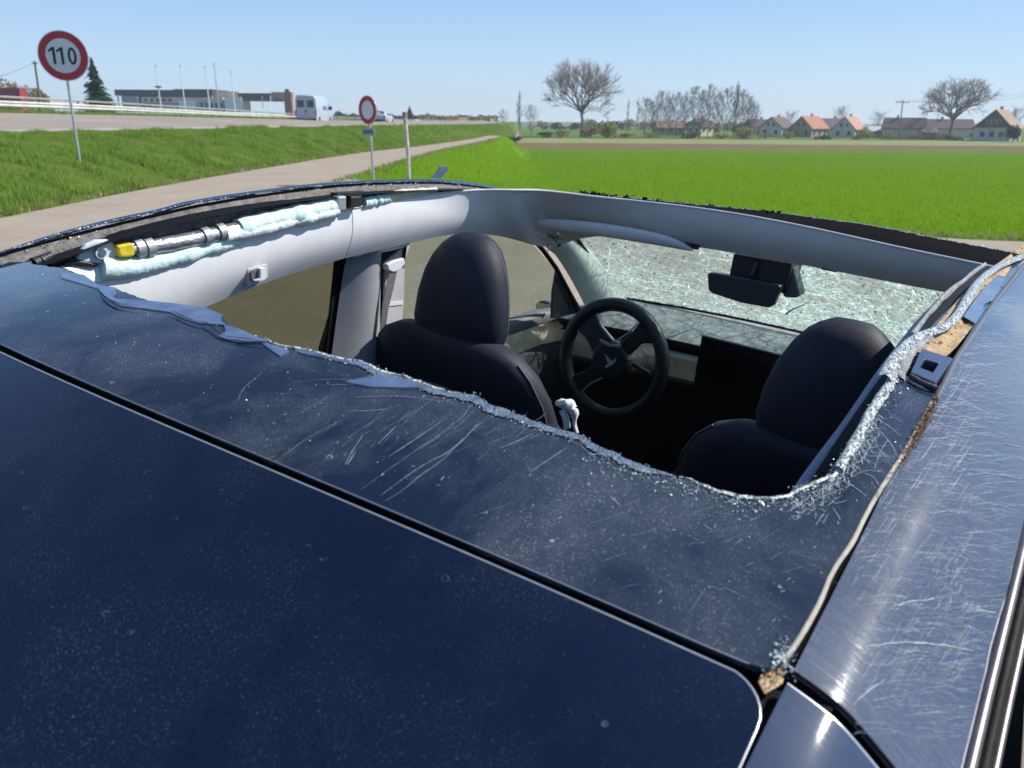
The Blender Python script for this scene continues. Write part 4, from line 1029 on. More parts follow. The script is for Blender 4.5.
for i in range(260):                            # spider lines in the crushed corner
    x = R.uniform(790, 880); y = interp([(790,500),(820,488),(845,465),(880,405)], x)+abs(R.gauss(0, 12))+2
    a = R.uniform(0, pi); l_ = R.uniform(2, 9); pxline(m, [(x, y), (x+cos(a)*l_*.5+R.uniform(-1, 1), y+sin(a)*l_*.5), (x+cos(a)*l_, y+sin(a)*l_)], R.uniform(.4, .8))
for gx, gy, ang, sp, nn_ in ((400,440,-.62,45,34),(520,440,-.55,40,14),(870,450,.75,18,26),(640,540,-.3,90,14),(780,560,.4,50,12)):
    for k in range(nn_):
        x, y = R.gauss(gx, sp), R.gauss(gy, sp*.28)
        if y < interp([(230,345),(330,372),(480,412),(640,482),(780,515),(850,470),(885,405)], x) or y > interp([(230,425),(760,650),(880,470)], x): continue
        a = R.gauss(ang, .12); l_ = R.uniform(8, 46)*(1 if gx < 800 else .5); pxline(m, [(x, y), (x+cos(a)*l_*.5, y+sin(a)*l_*.5+R.uniform(-1, 1)), (x+cos(a)*l_, y+sin(a)*l_)], R.uniform(.12, .26))
m.build('scratches', mt['scratchline'], car, 'stuff')
# bluish film flakes peeling along the left part of the break
def flake(pts, dz=.0014, name='film_flake'):
    P = [onroof(hit(*p), dz) for p in pts]; m = MB(); c = sum(P, Vector())/len(P)+Vector((0, 0, .0006))
    for i in range(len(P)):
        a, b_ = P[i], P[(i+1) % len(P)]; m.face([a, b_, c]); m.face([b_, a, a-Vector((0, 0, .0015)), b_-Vector((0, 0, .0015))])
    return m.build(name, mt['flake'], car)
flake([(60,272),(84,276),(98,286),(116,289),(117,294),(113,298),(119,303),(116,304),(104,297),(96,289),(80,284),(62,279)])
flake([(97,290),(112,298),(119,301),(127,307),(136,308),(122,307),(108,301)])
flake([(118,300),(140,301),(170,304),(206,309),(222,316),(221,322),(226,326),(200,324),(185,320),(170,313),(140,309),(122,307)])
flake([(224,326),(240,331),(255,338),(270,343),(250,343),(236,343),(218,338),(226,333)], .002)
flake([(262,344),(280,348),(289,352),(280,357),(271,351)])
flake([(290,346),(310,352),(340,358),(364,366),(360,367),(330,360),(300,354)])
flake([(345,383),(380,376),(410,382),(430,388),(405,389),(370,388)], .0015)
m = MB()
for l in ([(97,291),(103,299),(112,305),(124,309),(140,309)], [(172,314),(182,320),(195,325),(206,326),(215,334),(224,340)], [(224,340),(240,342),(262,345)], [(276,461),(290,452)]): pxline(m, l, 2.2, .0042)
m.build('crack_line', mt['seal'], car, 'stuff')
# ---- liftgate glass below the seam
rows = []
cr = .022
for i in range(34):
    t = (i/33)**2.3*.85
    vr = -.557+(cr-sqrt(max(0, cr*cr-(cr-t)**2)) if t < cr else 0)-.03*t
    row = []
    for j in range(61):
        v = vr+(.535+.03*t*0-vr)*j/60; v0 = v
        row.append(R3(ugl(max(v, -.535))-.0005-t, v))
    rows.append(row)
# narrow the rear glass as it descends, as the tailgate does
MB().slab(rows, .005, (0, 0, 1)).build('liftgate_glass', mt['liftgate'], car)
edge = [r for r in rows[0]]; re = [r[0] for r in rows]
MB().tube([p+Vector((0, 0, .0002)) for p in (edge[::-1]+re[1:])], .0007, 6).build('bright_edge', mt['edge'], car)
MB().tube([onroof(p, -.0005) for p in fr_o[:NB1-4:3]], .0006, 6).build('bright_edge', M('grey_edge', (.22, .24, .27), .4), car)
# ---- black channel beneath the seams
m = MB()
m.grid([[R3(ugu(v)+.03, v, -.014) for v in [(-.56+1.1*i/50) for i in range(51)]], [R3(ugl(v)-.03, v, -.014) for v in [(-.56+1.1*i/50) for i in range(51)]]])
m.build('seam_channel', mt['seal'], car)
m = MB()
us = [-.9+i*.05 for i in range(60)]
for s in (-1, 1): m.grid([[Vector((u, s*v, zr(u, .55)-.013)) for u in us if u < 1.45] for v in ((.51, .585) if s < 0 else (.53, .585))])
m.build('roof_channel', mt['seal'], car)
# ---- side rails of the body (roof edge skin)
def rail_pt(u, w_, s, off=0):
    v = .5605+.0915*w_; z = E(u)+(EB(u) if s < 0 else 0)-.002-.022*w_-.028*.03*math.log(1+math.exp((w_-.32)/.03))-.014*w_*w_
    return Vector((u, s*v, z+off))
def rail(s, u0, u1, mat, name, n=60, m_=14):
    rows = [[rail_pt(u0+(u1-u0)*i/n, j/m_, s) for j in range(m_+1)] for i in range(n+1)]
    if s < 0: rows = [r[::-1] for r in rows]
    b = MB(); b.slab(rows, .004, (0, 0, 1)); return b.build(name, mat, car)
rr = rail(-1, .028, 1.80, mt['scrpaint'], 'roof_rail'); rr['label'] = 'navy side rail of the roof covered in pale scratches'
rail(-1, -.95, .018, mt['paint'], 'liftgate_corner')
rail(1, .028, 1.42, mt['paint'], 'roof_rail').location = (0, 0, -.014); rail(1, -.95, .018, mt['paint'], 'liftgate_corner')
for u0 in (.028, .018):
    MB().tube([rail_pt(u0+(.0003 if u0 > .02 else -.0003), j/14, -1, -.0008) for j in range(15)], .0012, 6).build('bright_edge', mt['edge'] if u0 < .02 else mt['seal'], car)
MB().grid([[rail_pt(u, j/14, s_, -.015) for j in range(15)] for u in (.0, .045)] if (s_ := -1) else []).build('seam_channel', mt['seal'], car)
# ---- right seam trim: pale strip, dark groove, brown crumbs
rt = [hit(*p) for p in LS[1:]]+[hit(*p) for p in ((940,383),(952,358),(965,340),(980,318),(1000,290),(1024,262))]
def offs(pts, d):
    out = []; n = len(pts)
    for i, p in enumerate(pts):
        t = pts[min(i+1, n-1)]-pts[max(i-1, 0)]; s = Vector((t.y, -t.x, 0)).normalized(); out.append(p+s*d)
    return out
rt = poly(smooth(rt, 2), 140); _q = hit(931, 400); n1 = min(range(140), key=lambda i: (rt[i]-_q).length)
_q = hit(922, 424); kc = min(range(140), key=lambda i: (rt[i]-_q).length)
def strip3(name, pts, d0, d1, dz0, dz1, mat, dzm=None, wob=0, seed=0):
    a = [onroof(p, dz0) for p in offs(pts, d0)]; b_ = [onroof(p, dz1) for p in offs(pts, d1)]
    rows = [a]
    if dzm is not None: rows.append([onroof(p, dzm) for p in offs(pts, (d0+d1)/2)])
    rows.append(b_)
    if wob:
        for r in rows[1:]:
            for i, p in enumerate(r): p.y += wob*noise.noise(Vector((i*.35, seed, 0))); p.z += wob*noise.noise(Vector((i*.6, seed, 4)))
    return MB().grid(rows).build(name, mat, car)
strip3('pale_trim_strip', rt[:n1], .0002, .0030, .001, .000, mt['beige'], .0018, .0003, 3)
strip3('dark_molding', rt, .0028, .0080, -.003, -.006, mt['deepblack'], -.005)
strip3('molding_lip', rt[n1:], .001, .006, .001, .0005, M('grey_molding', (.10, .11, .13), .4), .003)
m = MB(); R = random.Random(8)
for i in range(1500):
    k = max(1, min(138, int(R.gauss(kc, 5))))
    t = (rt[min(k+1, 139)]-rt[k-1]); s = Vector((t.y, -t.x, 0)).normalized(); l2 = R.random()
    c = onroof(rt[k].lerp(rt[min(k+1, 139)], l2)+s*R.gauss(.0035, .0018), R.uniform(.0008, .003)); gran(m, c, R.uniform(.0004, .0013))
m.build('brown_crumbs', mt['rust'], car, 'stuff')
# tan adhesive bed right of the torn laminate
TA = [(905,352),(930,333),(943,318),(951,308),(962,296),(975,283),(992,268),(1010,255),(1024,243),(1040,232)]
TB = [(945,358),(958,346),(973,326),(987,306),(998,291),(1009,277),(1019,266),(1030,257),(1046,248),(1060,240)]
a = poly([hit(*p, -.003) for p in TA], 90); b_ = poly([hit(*p, -.003) for p in TB], 90); rows = []
for j in range(8):
    t = j/7; rows.append([a[i].lerp(b_[i], t)+Vector((0, 0, .0035*noise.noise(Vector((i*.28, j*.7, 2)))+.001)) for i in range(90)])
MB().grid(rows).build('adhesive_bed', mt['tan'], car)
BA = [(963,318),(975,300),(985,288),(998,276)]; BB = [(975,325),(990,304),(1000,288),(1006,278)]
MB().grid([poly([onroof(hit(*p), .0018) for p in BA], 12), poly([onroof(hit(*p), .0018) for p in BB], 12)]).build('glass_remnant', mt['flake'], car)
m = MB(); R = random.Random(9)
for i in range(900):
    k = R.randint(0, 88); c = a[k].lerp(b_[k], R.random())+Vector((0, 0, R.uniform(.001, .004))); gran(m, c, R.uniform(.0006, .0022))
m.build('tan_crumbs', mt['rust'], car, 'stuff')
m = MB()
for i in range(26):
    x, y = R.choice(((971,326),(986,307),(962,318),(955,330),(905,352),(930,345),(1000,292),(958,312),(940,325))); c = onroof(hit(x+R.gauss(0, 2), y+R.gauss(0, 2)), .003); gran(m, c, R.uniform(.001, .0025))
m.build('dark_crumbs', mt['blackpl'], car, 'stuff')
# torn laminate: a thick, wavy, crushed band standing up from the opening
TC = [(1040,243),(1024,256),(1005,262),(988,272),(976,285),(966,301),(957,315),(947,325),(933,330),(918,335),(905,345),(895,358),(888,368),(884,378)]
TL = [Vector((p.x, p.y, p.z)) for p in [hit(*p, .006) for p in TC]]
tl = poly(smooth(TL, 3), 150)
def band(pts, w0, h, name, mat, dzb=0):
    rows = [[], [], [], [], []]; n = len(pts)
    for i, p in enumerate(pts):
        t = pts[min(i+1, n-1)]-pts[max(i-1, 0)]; s = Vector((-t.y, t.x, 0)).normalized(); k = 1+.35*noise.noise(Vector((i*.09, 3, 1)))
        z = dzb+.002*noise.noise(Vector((i*.11, 9, 0)))
        for r, (a_, b2) in zip(rows, ((-1, -.6), (-.75, .35), (0, 1), (.75, .35), (1, -.6))): r.append(p+s*w0*a_*k+Vector((0, 0, z+h*b2+.0009*noise.noise(Vector((i*.9, a_*3, 5))))))
    return MB().grid(rows).build(name, mat, car)
tb = band(tl, .0060, .0035, 'torn_laminate', mt['crush']); tb['label'] = 'wavy torn band of crushed white laminated glass'
PL = [(928,335),(915,345),(905,357),(899,370),(898,378)]
band(poly(smooth([hit(*p, .002) for p in PL], 2), 40), .0062, .0028, 'grey_liner', mt['liner'])
TD = [(898,368),(893,378),(886,388),(880,397),(875,405),(870,412),(864,424),(858,436),(851,448),(844,458),(838,470)]
band(poly(smooth([hit(*p, .002) for p in TD], 2), 80), .0042, .003, 'torn_laminate', mt['crush'])
# roof bracket with the square hole
bp = [hit(*p, .003) for p in ((926,347),(953,357),(945,372),(936,387),(914,376),(917,365))]
up_ = Vector((0, 0, 1))
o4 = [hit(*p, .0045) for p in ((922,348),(953,358),(936,383),(911,372))]; i4 = [hit(*p, .0045) for p in ((925,359),(939,363),(933,372),(920,367))]
m = MB()
for i in range(4):
    j = (i+1) % 4; m.face([o4[i], o4[j], i4[j], i4[i]]); m.face([i4[i], i4[j], i4[j]-up_*.012, i4[i]-up_*.012]); m.face([o4[j], o4[i], o4[i]-up_*.010, o4[j]-up_*.010])
m.build('roof_bracket', M('navy_bracket', (.05, .075, .14), .3, .2, coat=.4), car, bevel=.0012, merge=True)
MB().face([q-up_*.0115 for q in i4]).build('bracket_hole', mt['seal'], car)
MB().tube([hit(910, 376, .004), hit(922, 383, .004), hit(936, 388, .004)], .0028, 6).build('bracket_lip', mt['blackpl'], car)
# burnt corner piece at the seams' meeting
c4 = [hit(*p, -.004) for p in ((772,662),(788,666),(782,684),(765,694),(758,682),(764,670))]
m = MB(); m.face([q for q in c4]); m.build('corner_clip', M('amber_plastic', (.40, .24, .07), .35, 0, .4, 90, .5, 200, (.05, .03, .02)), car)
m = MB(); R = random.Random(31)
for i in range(170):
    c = hit(R.gauss(783, 6), R.gauss(657, 9), .001); gran(m, c, R.uniform(.0006, .0016))
m.build('corner_granules', mt['granule'], car, 'stuff')
m = MB()
for i in range(5): m.face([hit(*p, .0007) for p in ((728+i*6,644+i*2),(745+i*5,648+i*2),(756+i*5,664-i),(744+i*3,660))])
# dents: bright scuff cluster on the rail
m = MB()
def rhit(px, py, dz=.0004):
    d = cray(px, py); t = .1
    while t < 3:
        p = CC+d*t; w_ = (-p.y-.5605)/.0915
        if 0 <= w_ <= 1 and p.z < rail_pt(p.x, w_, -1).z+dz: return Vector((p.x, p.y, rail_pt(p.x, w_, -1).z+dz))
        t += .0015
    return None
def rline(pts, wpx):
    P = [rhit(p.x, p.y) for p in smooth([(x, y, 0) for x, y in pts], 2)]; P = [p for p in P if p]
    if len(P) < 3: return
    n = len(P); A_ = []; B2 = []
    for i, p in enumerate(P):
        t = P[min(i+1, n-1)]-P[max(i-1, 0)]
        if t.length < 1e-7: return
        s = Vector((-t.y, t.x, 0)).normalized(); d = (p-CC).dot(FC)/FPX*wpx*.5*sin(pi*(i+.5)/n); A_.append(p-s*d); B2.append(p+s*d+Vector((0, 0, .0001)))
    m.grid([A_, B2])
R = random.Random(77)
for i in range(60):
    a = R.random()*2*pi; r = R.gauss(13, 4.5); x, y = 946+r*cos(a)*.95, 582+r*sin(a)*1.15; l_ = R.uniform(2, 7); b2 = R.gauss(1.75, .45)
    rline([(x, y), (x+cos(b2)*l_*.5+R.uniform(-.6, .6), y+sin(b2)*l_*.5), (x+cos(b2)*l_, y+sin(b2)*l_)], R.uniform(.4, .9))
for i in range(1000):                            # sweeping arcs across the rail
    x, y = R.uniform(850, 1010), R.uniform(300, 740); l_ = R.uniform(12, 95)*R.random()+4; s_ = R.gauss(.08, .10)
    rline([(x, y), (x+l_*.5, y-l_*.10+l_*s_*.2), (x+l_, y+l_*s_)], R.uniform(.08, .26))
for i in range(420):
    x, y = R.uniform(830, 960), R.uniform(330, 700); l_ = R.uniform(8, 40)
    rline([(x, y), (x+l_*.35, y-l_*.45+R.uniform(-2, 2)), (x+l_*.6, y-l_*.9)], R.uniform(.08, .24))
for pts, w_ in (([(998,438),(1008,446),(1024,448)],.9),([(960,469),(990,474),(1022,479)],.9),([(893,607),(905,603),(935,599)],1.6),([(865,648),(900,642),(940,645),(975,652)],1.8),([(975,610),(996,613)],2.0),([(886,680),(870,690),(852,706)],1.4)): rline(pts, w_)
for i in range(26):                             # swirl patches
    cx, cy, r0 = R.uniform(860, 990), R.uniform(330, 720), R.uniform(10, 34)
    for k in range(14):
        a0 = R.random()*2*pi; r = r0*R.uniform(.5, 1.2); w2 = R.uniform(.3, .9)
        rline([(cx+r*cos(a0+w2*q), cy+r*.8*sin(a0+w2*q)) for q in (0, .5, 1)], R.uniform(.08, .24))
m.build('rail_scratches', mt['scratchline'], car, 'stuff')
# ---- window trims, side glass, doors (both sides)
def side_v(z): return .660+(1.43-z)*.39 if z > 1.0 else interp([(0,.90),(.3,.955),(.7,.96),(.98,.835)], z)
def wtop(u): return E(u)-.066
def belt(u): return interp([(-.9,1.08),(-.3,1.06),(.4,1.04),(1.4,1.01),(2.3,.97)], u)
WU0, WU1 = -.35, 2.12
for s in (-1, 1):
    P = [Vector((u, s*.655, E(u)+(EB(u) if s < 0 else 0)-.060)) for u in [WU0+i*(1.9-WU0)/40 for i in range(41)]]
    MB().tube(P, .0042, 8).build('window_trim', mt['chrome'], car)
    MB().tube([p+Vector((0, s*.007, -.006)) for p in P], .004, 8).build('window_seal', mt['seal'], car)
    MB().tube([p+Vector((0, s*.013, -.012)) for p in P], .003, 8).build('window_trim', mt['chrome'], car)
    for nm, a, b2, mat in (('rear_quarter_window', -.30, .02, 'pane_rear'), ('rear_door_window', .06, .86, 'pane_rear'), ('front_door_window', 1.06, 1.98, 'pane_front')):
        if s < 0: mat = 'glassblack' if nm != 'front_door_window' else 'pane_rear'
        rows = []
        for i in range(13):
            u = a+(b2-a)*i/12; t0, t1 = belt(u), wtop(u)-.012; rows.append([Vector((u, s*side_v(t0+(t1-t0)*j/6), t0+(t1-t0)*j/6)) for j in range(7)])
        MB().grid(rows).build(nm, mt[mat], car)
    rows = [[Vector((u, s*(side_v(z)+.003), z)) for z in [belt(u)+(wtop(u)-.004-belt(u))*j/6 for j in range(7)]] for u in (-.95, -.6, -.3)]
    MB().slab(rows, .01 if s > 0 else -.01).build('rear_pillar', mt['paint'], car)
    # dark pillars of the outside between the panes
    for a, b2 in ((.02, .06), (.865, 1.055)):
        rows = [[Vector((u, s*(side_v(z)+.004), z)) for z in [belt(u)+(wtop(u)-.008-belt(u))*j/6 for j in range(7)]] for u in (a, b2)]
        MB().slab(rows, .01 if s > 0 else -.01).build('door_frame', mt['blackpl'], car)
    # lower body, bonnet side included
    secs = [-.95,-.6,-.2,.4,1.0,1.6,2.1,2.6,3.0]
    def bz(u): return belt(u) if u < 2.1 else interp([(2.1,.985),(2.6,.88),(3.0,.74)], u)
    rows = []
    for u in secs:
        k = interp([(-.95,.93),(-.4,1),(2.4,1),(3.0,.86)], u); zt = bz(u)
        rows.append([Vector((u, s*k*(side_v(z) if z > .98 else interp([(0,.90),(.3,.955),(.7,.96),(.98,.838)], z)), z)) for z in (zt, zt-.06, .86 if zt > .9 else zt-.1, .6, .42, .30, .22)])
    MB().slab(rows if s < 0 else [r[::-1] for r in rows], .01).build('body_side', mt['paint'], car)
    MB().tube([Vector((u, s*(side_v(belt(u))+.004), belt(u))) for u in [WU0+i*.06 for i in range(41)]], .006, 6).build('belt_trim', mt['chrome'], car)
    for u in (-.05, .86, 1.92): MB().box((u, s*.961, .62), (.006, .004, .55)).build('door_gap', mt['seal'], car)
    for u in (.18, 1.10): MB().box((u, s*.966, .80), (.22, .012, .028), bev=0).build('door_handle', mt['paint'], car, bevel=.004)
    for u in (-.32, 2.55):
        wo_ = MB().tube([(u, s*.74, .34), (u, s*.95, .34)], .35, 28).build('wheel', mt['tyre'], car)
        MB().tube([(u, s*.94, .34), (u, s*.957, .34)], .25, 20).build('rim', mt['rim'], wo_)
# rear and bonnet skins
MB().slab([[Vector((-.95-.05*sin(pi*j/8), -.86+1.72*j/8, z)) for j in range(9)] for z in (.30, .55, .8, 1.0)], .01).build('bumper', mt['paint'], car)
rows = []
for u in (2.12, 2.3, 2.6, 2.85, 3.0):
    rows.append([Vector((u-.12*abs(j/8-1)**2*2*.5, -.82+1.64*j/16, interp([(2.1,1.01),(2.6,.90),(3.0,.74)], u)-.10*((j-8)/8)**2)) for j in range(17)])
MB().slab(rows, .008).build('bonnet', mt['paint'], car)
# ------------------------------------------------------------------ interior of the car
# left roof edge seen from inside: gritty glass remains, brown seal, dark cavity
SIL = [(-60,275),(0,251),(59,232),(109,219),(160,209),(187.5,200),(300,184.6),(356,180.5),(431,178.5),(468,181.5),(506,189)]
def lcurve(pts, v, n=90): return poly(smooth([atV(x, y, v) for x, y in pts], 1), n)
c0 = lcurve(SIL, .600); 
def off_y(pts, d): return [(x, y+d) for x, y in pts]
c1 = lcurve(off_y(SIL, 4.0), .590); c2 = lcurve([(-60,280),(0,256),(60,239),(146,218),(214,203),(300,190.5),(356,185),(431,183),(468,186),(508,192)], .575)
c3 = lcurve([(-60,284),(12,259),(87,241),(160,230),(214,215),(256,208),(300,197),(331,191.5),(386,187),(436,185),(470,188),(508,193)], .560)
c4_ = [p+Vector((0, .004, -.03)) for p in c3]
def jit(c, a, s): return [p+Vector((0, 0, a*noise.noise(Vector((i*.7, s, 0)))+a*.8*noise.noise(Vector((i*2.3, s, 3))))) for i, p in enumerate(c)]
MB().grid([[p+Vector((0, .05, -.06)) for p in c0], [p+Vector((0, .012, -.012)) for p in c0], c0, c1]).build('left_roof_edge', mt['paint'], car)
m = MB(); m.grid([c1, jit([a.lerp(b, .5)+Vector((0, 0, .003)) for a, b in zip(c1, c2)], .003, 4), jit(c2, .002, 2)]); o = m.build('broken_glass_rim', mt['railgrit'], car); o['label'] = 'gritty crushed glass left along the left roof edge'
MB().grid([jit(c2, .002, 2), jit([a.lerp(b, .5)+Vector((0, 0, -.002)) for a, b in zip(c2, c3)], .003, 7), jit(c3, .003, 8), c4_]).build('roof_seal', mt['railbrown'], car)
m = MB(); R = random.Random(41)
for i in range(4600):
    k = R.randint(4, 88); c = c1[k].lerp(c3[k], .62*R.random()**1.2)+Vector((R.uniform(-.015, .015), 0, R.uniform(.0005, .004))); gran(m, c, R.uniform(.0008, .0024))
m.build('rim_granules', mt['granule'], car, 'stuff')
m = MB()
for i in range(260):
    k = R.randint(4, 88); c = c1[k].lerp(c3[k], R.random())+Vector((R.uniform(-.015, .015), 0, R.uniform(.0005, .004))); gran(m, c, R.uniform(.001, .0026))
m.build('dark_rim_crumbs', mt['seal'], car, 'stuff')
MB().tube([p+Vector((0, -.001, .002)) for p in c2], .0022, 6).build('seal_lip', mt['deepblack'], car)
MB().tube([p+Vector((0, -.001, .0025)) for p in jit([a.lerp(b, .45) for a, b in zip(c1, c2)], .002, 3)], .0012, 5).build('seal_lip', mt['deepblack'], car)
# cavity behind trim
MB().grid([[p+Vector((0, .012, -.002)) for p in c3], [p+Vector((0, .012, -.075)) for p in c3]]).build('rail_cavity', mt['seal'], car)
MB().grid([[p+Vector((0, .018, -.05)) for p in c3], [p+Vector((0, -.008, -.06)) for p in c3]]).build('rail_floor', mt['innerrail'], car)
# splinter standing up
p = [atV(x, y, .575) for x, y in ((431,178),(437,172),(440,167),(446,166),(447,171),(440,178))]
MB().prism([(q.x, q.z) for q in p], (.573, .577), 1).build('glass_splinter', mt['flake'], car)
# side trim
TU = [(40,314),(97,281),(146,263),(190,250.6),(256,231.5),(300,221),(351,209),(400,200),(436,194),(481,190),(512,191)]
TLo = [(60,395),(150,338),(202,308),(255,286.5),(300,271),(344,258.5),(411,243),(452,233),(490,234),(517,240),(532,245)]
# surface between upper and lower curves, bending round the front corner into the header
ua = [atV(x, y, v) for (x, y), v in zip(TU, [.545]*9+[.525,.475])]
la = [atV(x, y, v) for (x, y), v in zip(TLo, [.565]*8+[.57,.56,.53])]
HU = [(540,190.5),(588,197),(630,201),(676,206),(735,214),(793,225),(840,235),(888,246),(935,256),(982,265.5),(1010,272)]
HL = [(553,248),(584,236),(630,236),(676,244),(724,251),(797,264),(850,274),(900,284),(947,292.5),(985,300),(1010,306)]
ha = [atU(x, y, u) for (x, y), u in zip(HU, [1.27,1.30,1.315,1.33,1.335,1.33,1.315,1.29,1.26,1.22,1.18])]
hb = [atU(x, y, u) for (x, y), u in zip(HL, [1.56,1.52,1.43,1.41,1.41,1.405,1.39,1.37,1.34,1.31,1.28])]
seam_k = None
def loft(A_, B_, n, mrow, bulge, nrm_):
    a = poly(smooth(A_, 2), n); b = poly(smooth(B_, 2), n); rows = []
    for j in range(mrow+1):
        t = j/mrow; rows.append([a[i].lerp(b[i], t)+nrm_*bulge*sin(pi*min(1, t*1.0)) for i in range(n)])
    return rows
split = 6                                        # the seam near x = 351
rows1 = loft(ua[:split+1], la[:split-0], 50, 12, .012, Vector((0, -1, -.1)))
la_b = [atV(344.8, 258.3, .565)]+la[6:]
ua_b = [ua[6]+Vector((.003, 0, 0)), atV(380, 203.5, .545)]+ua[7:]
MB().slab(rows1, .006, (0, -1, 0)).build('side_trim', mt['headliner'], car)
# front half continues round the corner to the header as one moulding
AA = ua_b+ha; BB_ = la_b+hb
def pairs(A_, B_, n, mrow):
    # both curves have the same number of points: match them one to one
    rows = []
    k = len(A_)
    ta = [i/(k-1) for i in range(k)]
    def cr(tab, t, ax): return sinterp([(ta[i], tab[i][ax]) for i in range(k)], t)
    for j in range(mrow+1):
        s = j/mrow; row = []
        for i in range(n):
            t = i/(n-1); a = Vector([cr(A_, t, x) for x in range(3)]); b = Vector([cr(B_, t, x) for x in range(3)])
            f = sm((t-.22)/.2); nn = Vector((0, -1, -.1)).lerp(Vector((-1, 0, -.15)), f)
            row.append(a.lerp(b, s)+nn*.012*sin(pi*s))
        rows.append(row)
    return rows
nA, nB = len(AA), len(BB_)
assert nA == nB, (nA, nB)
rows2 = pairs(AA, BB_, 150, 14)
for _ in range(40):
    rows2 = [[r[0]]+[(r[i-1]+r[i]*2+r[i+1])/4 for i in range(1, len(r)-1)]+[r[-1]] for j_, r in enumerate(rows2)]
MB().slab(rows2, .006, (-.5, -1, 0)).build('header_trim', mt['headliner'], car)
MB().tube([p+Vector((0, 0, .0015)) for p in rows1[0]], .003, 6).build('trim_edge', mt['headlinertop'], car)
MB().tube([p+Vector((0, 0, .0015)) for p in rows2[0]], .0026, 6).build('trim_edge', mt['headlinertop'], car)
# grab-handle cover in the side trim
q = [(246,268),(266,263),(267,277),(262,281),(247,286)]
P = [atV(x, y, .548) for x, y in q]; m = MB(); c = sum(P, Vector())/5
m.prism([(p.x, p.z) for p in P], (.5435, .556), 1); o = m.build('coat_hook_frame', M('pale_plastic', (.55, .54, .54), .45), car, bevel=.002, merge=True)
P = [atV(x, y, .540) for x, y in ((250,271),(258,268.5),(257,277),(251,279.5))]; MB().prism([(p.x, p.z) for p in P], (.537, .541), 1).build('recess', mt['strap'], o)
P = [atV(x, y, .538) for x, y in ((258,268),(263,267),(263,278),(253,280),(258,277))]; MB().prism([(p.x, p.z) for p in P], (.530, .540), 1).build('hook', mt['whitepl'], o)
# airbag, canister, bracket
def bagtube(px, v, r, mat, name, k=12, wr=.0, seed=1, flat=1):
    pts = poly(smooth([atV(x, y, v) for x, y in px], 2), 60); n = len(pts)
    rr = [(r[0]+(r[1]-r[0])*i/n)*(1+wr*noise.noise(Vector((i*.13, seed, 0)))+wr*.25*noise.noise(Vector((i*.55, seed, 3)))) for i in range(n)]
    return MB().tube(pts, rr, k, flat=flat).build(name, mat, car)
bagtube([(127,250),(170,244),(217,234),(242,228)], .545, (.0125, .0135), mt['foil'], 'inflator_canister', wr=.08)
for x, y in ((138,248),(148,247),(205,236),(220,232)):
    p = atV(x, y, .545); MB().tube([p-Vector((.006, 0, .001)), p+Vector((.006, 0, .001))], .0158, 14).build('canister_clamp', mt['galv'], car)
bagtube([(238,229),(262,222),(300,213.5),(335,205)], .545, (.018, .018), mt['bag'], 'curtain_airbag', wr=.22, seed=5)
bagtube([(225,236),(262,229),(300,219),(336,211)], .538, (.012, .012), mt['bagw'], 'airbag_fold', wr=.3, seed=6)
bagtube([(100,268),(130,268),(180,256),(238,240)], .548, (.018, .012), mt['bag'], 'airbag_fold', wr=.25, seed=7)
bagtube([(363,203),(378,200),(388,198)], .548, (.012, .010), mt['bag'], 'airbag_fold', wr=.3, seed=8)
bagtube([(386,199),(400,194),(420,192),(436,190)], .552, (.012, .006), mt['cream'], 'cloth_strip', wr=.3, seed=9)
# aqua sheet under the canister
A_ = poly([atV(x, y, .552) for x, y in ((60,265),(85,266),(110,267),(150,262),(200,250),(235,243))], 40); B_ = poly([atV(x, y, .542) for x, y in ((62,267),(78,274),(97,283),(146,264),(190,251),(235,240))], 40)
MB().grid([A_, [a.lerp(b, .5)+Vector((0, -.004, .003*noise.noise(Vector((i*.3, 0, 0))))) for i, (a, b) in enumerate(zip(A_, B_))], B_]).build('airbag_sheet', mt['bagw'], car)
P = [atV(x, y, .548) for x, y in ((74,258),(84,244),(94,239.5),(107,239),(113,244),(116,255),(113,262),(95,263),(82,262))]
o = MB().prism([(p.x, p.z) for p in P], (.542, .552), 1).build('canister_bracket', mt['bracket'], car, bevel=.003, merge=True)
c = atV(100, 252, .542); R_ = .0095
MB().tube([c+Vector((0, -.006, 0)), c+Vector((0, .002, 0))], R_, 20).build('ring_boss', mt['whitepl'], o)
MB().tube([c+Vector((0, -.0075, 0)), c+Vector((0, .0, 0))], R_*.62, 20).build('bore', mt['flake'], o)
P = [atV(x, y, .540) for x, y in ((114,245),(130,242),(134,249),(131,256),(117,257))]
MB().prism([(p.x, p.z) for p in P], (.532, .552), 1).build('connector', mt['yellow'], car, bevel=.003, merge=True)
MB().tube([atV(133, 244, .54), atV(134, 256, .54)], .006, 8).build('connector_end', mt['blackpl'], car)
for i, (x, y, r) in enumerate(((40,262,.010),(47,259,.009),(55,263,.007),(30,265,.007),(62,262,.006))):
    p = atV(x, y, .556); MB().tube([p-Vector((.008, 0, .002)), p+Vector((.008, .003, .004))], [r, r*.7], 8).build('torn_clip', mt['blackpl'], car)
MB().tube([atV(64, 265, .545), atV(78, 262, .545), atV(95, 265, .545)], .004, 8).build('cable', mt['blackpl'], car)
p = atV(353, 201, .535); MB().box(p, (.030, .02, .022)).build('rail_clip', mt['blackpl'], car, bevel=.003)
MB().box(p+Vector((-.035, 0, -.002)), (.022, .016, .028)).build('rail_clip', mt['galv'], car, bevel=.003)
MB().box(p+Vector((.0, .01, .012)), (.08, .02, .008)).build('clip_plate', mt['blackpl'], car)
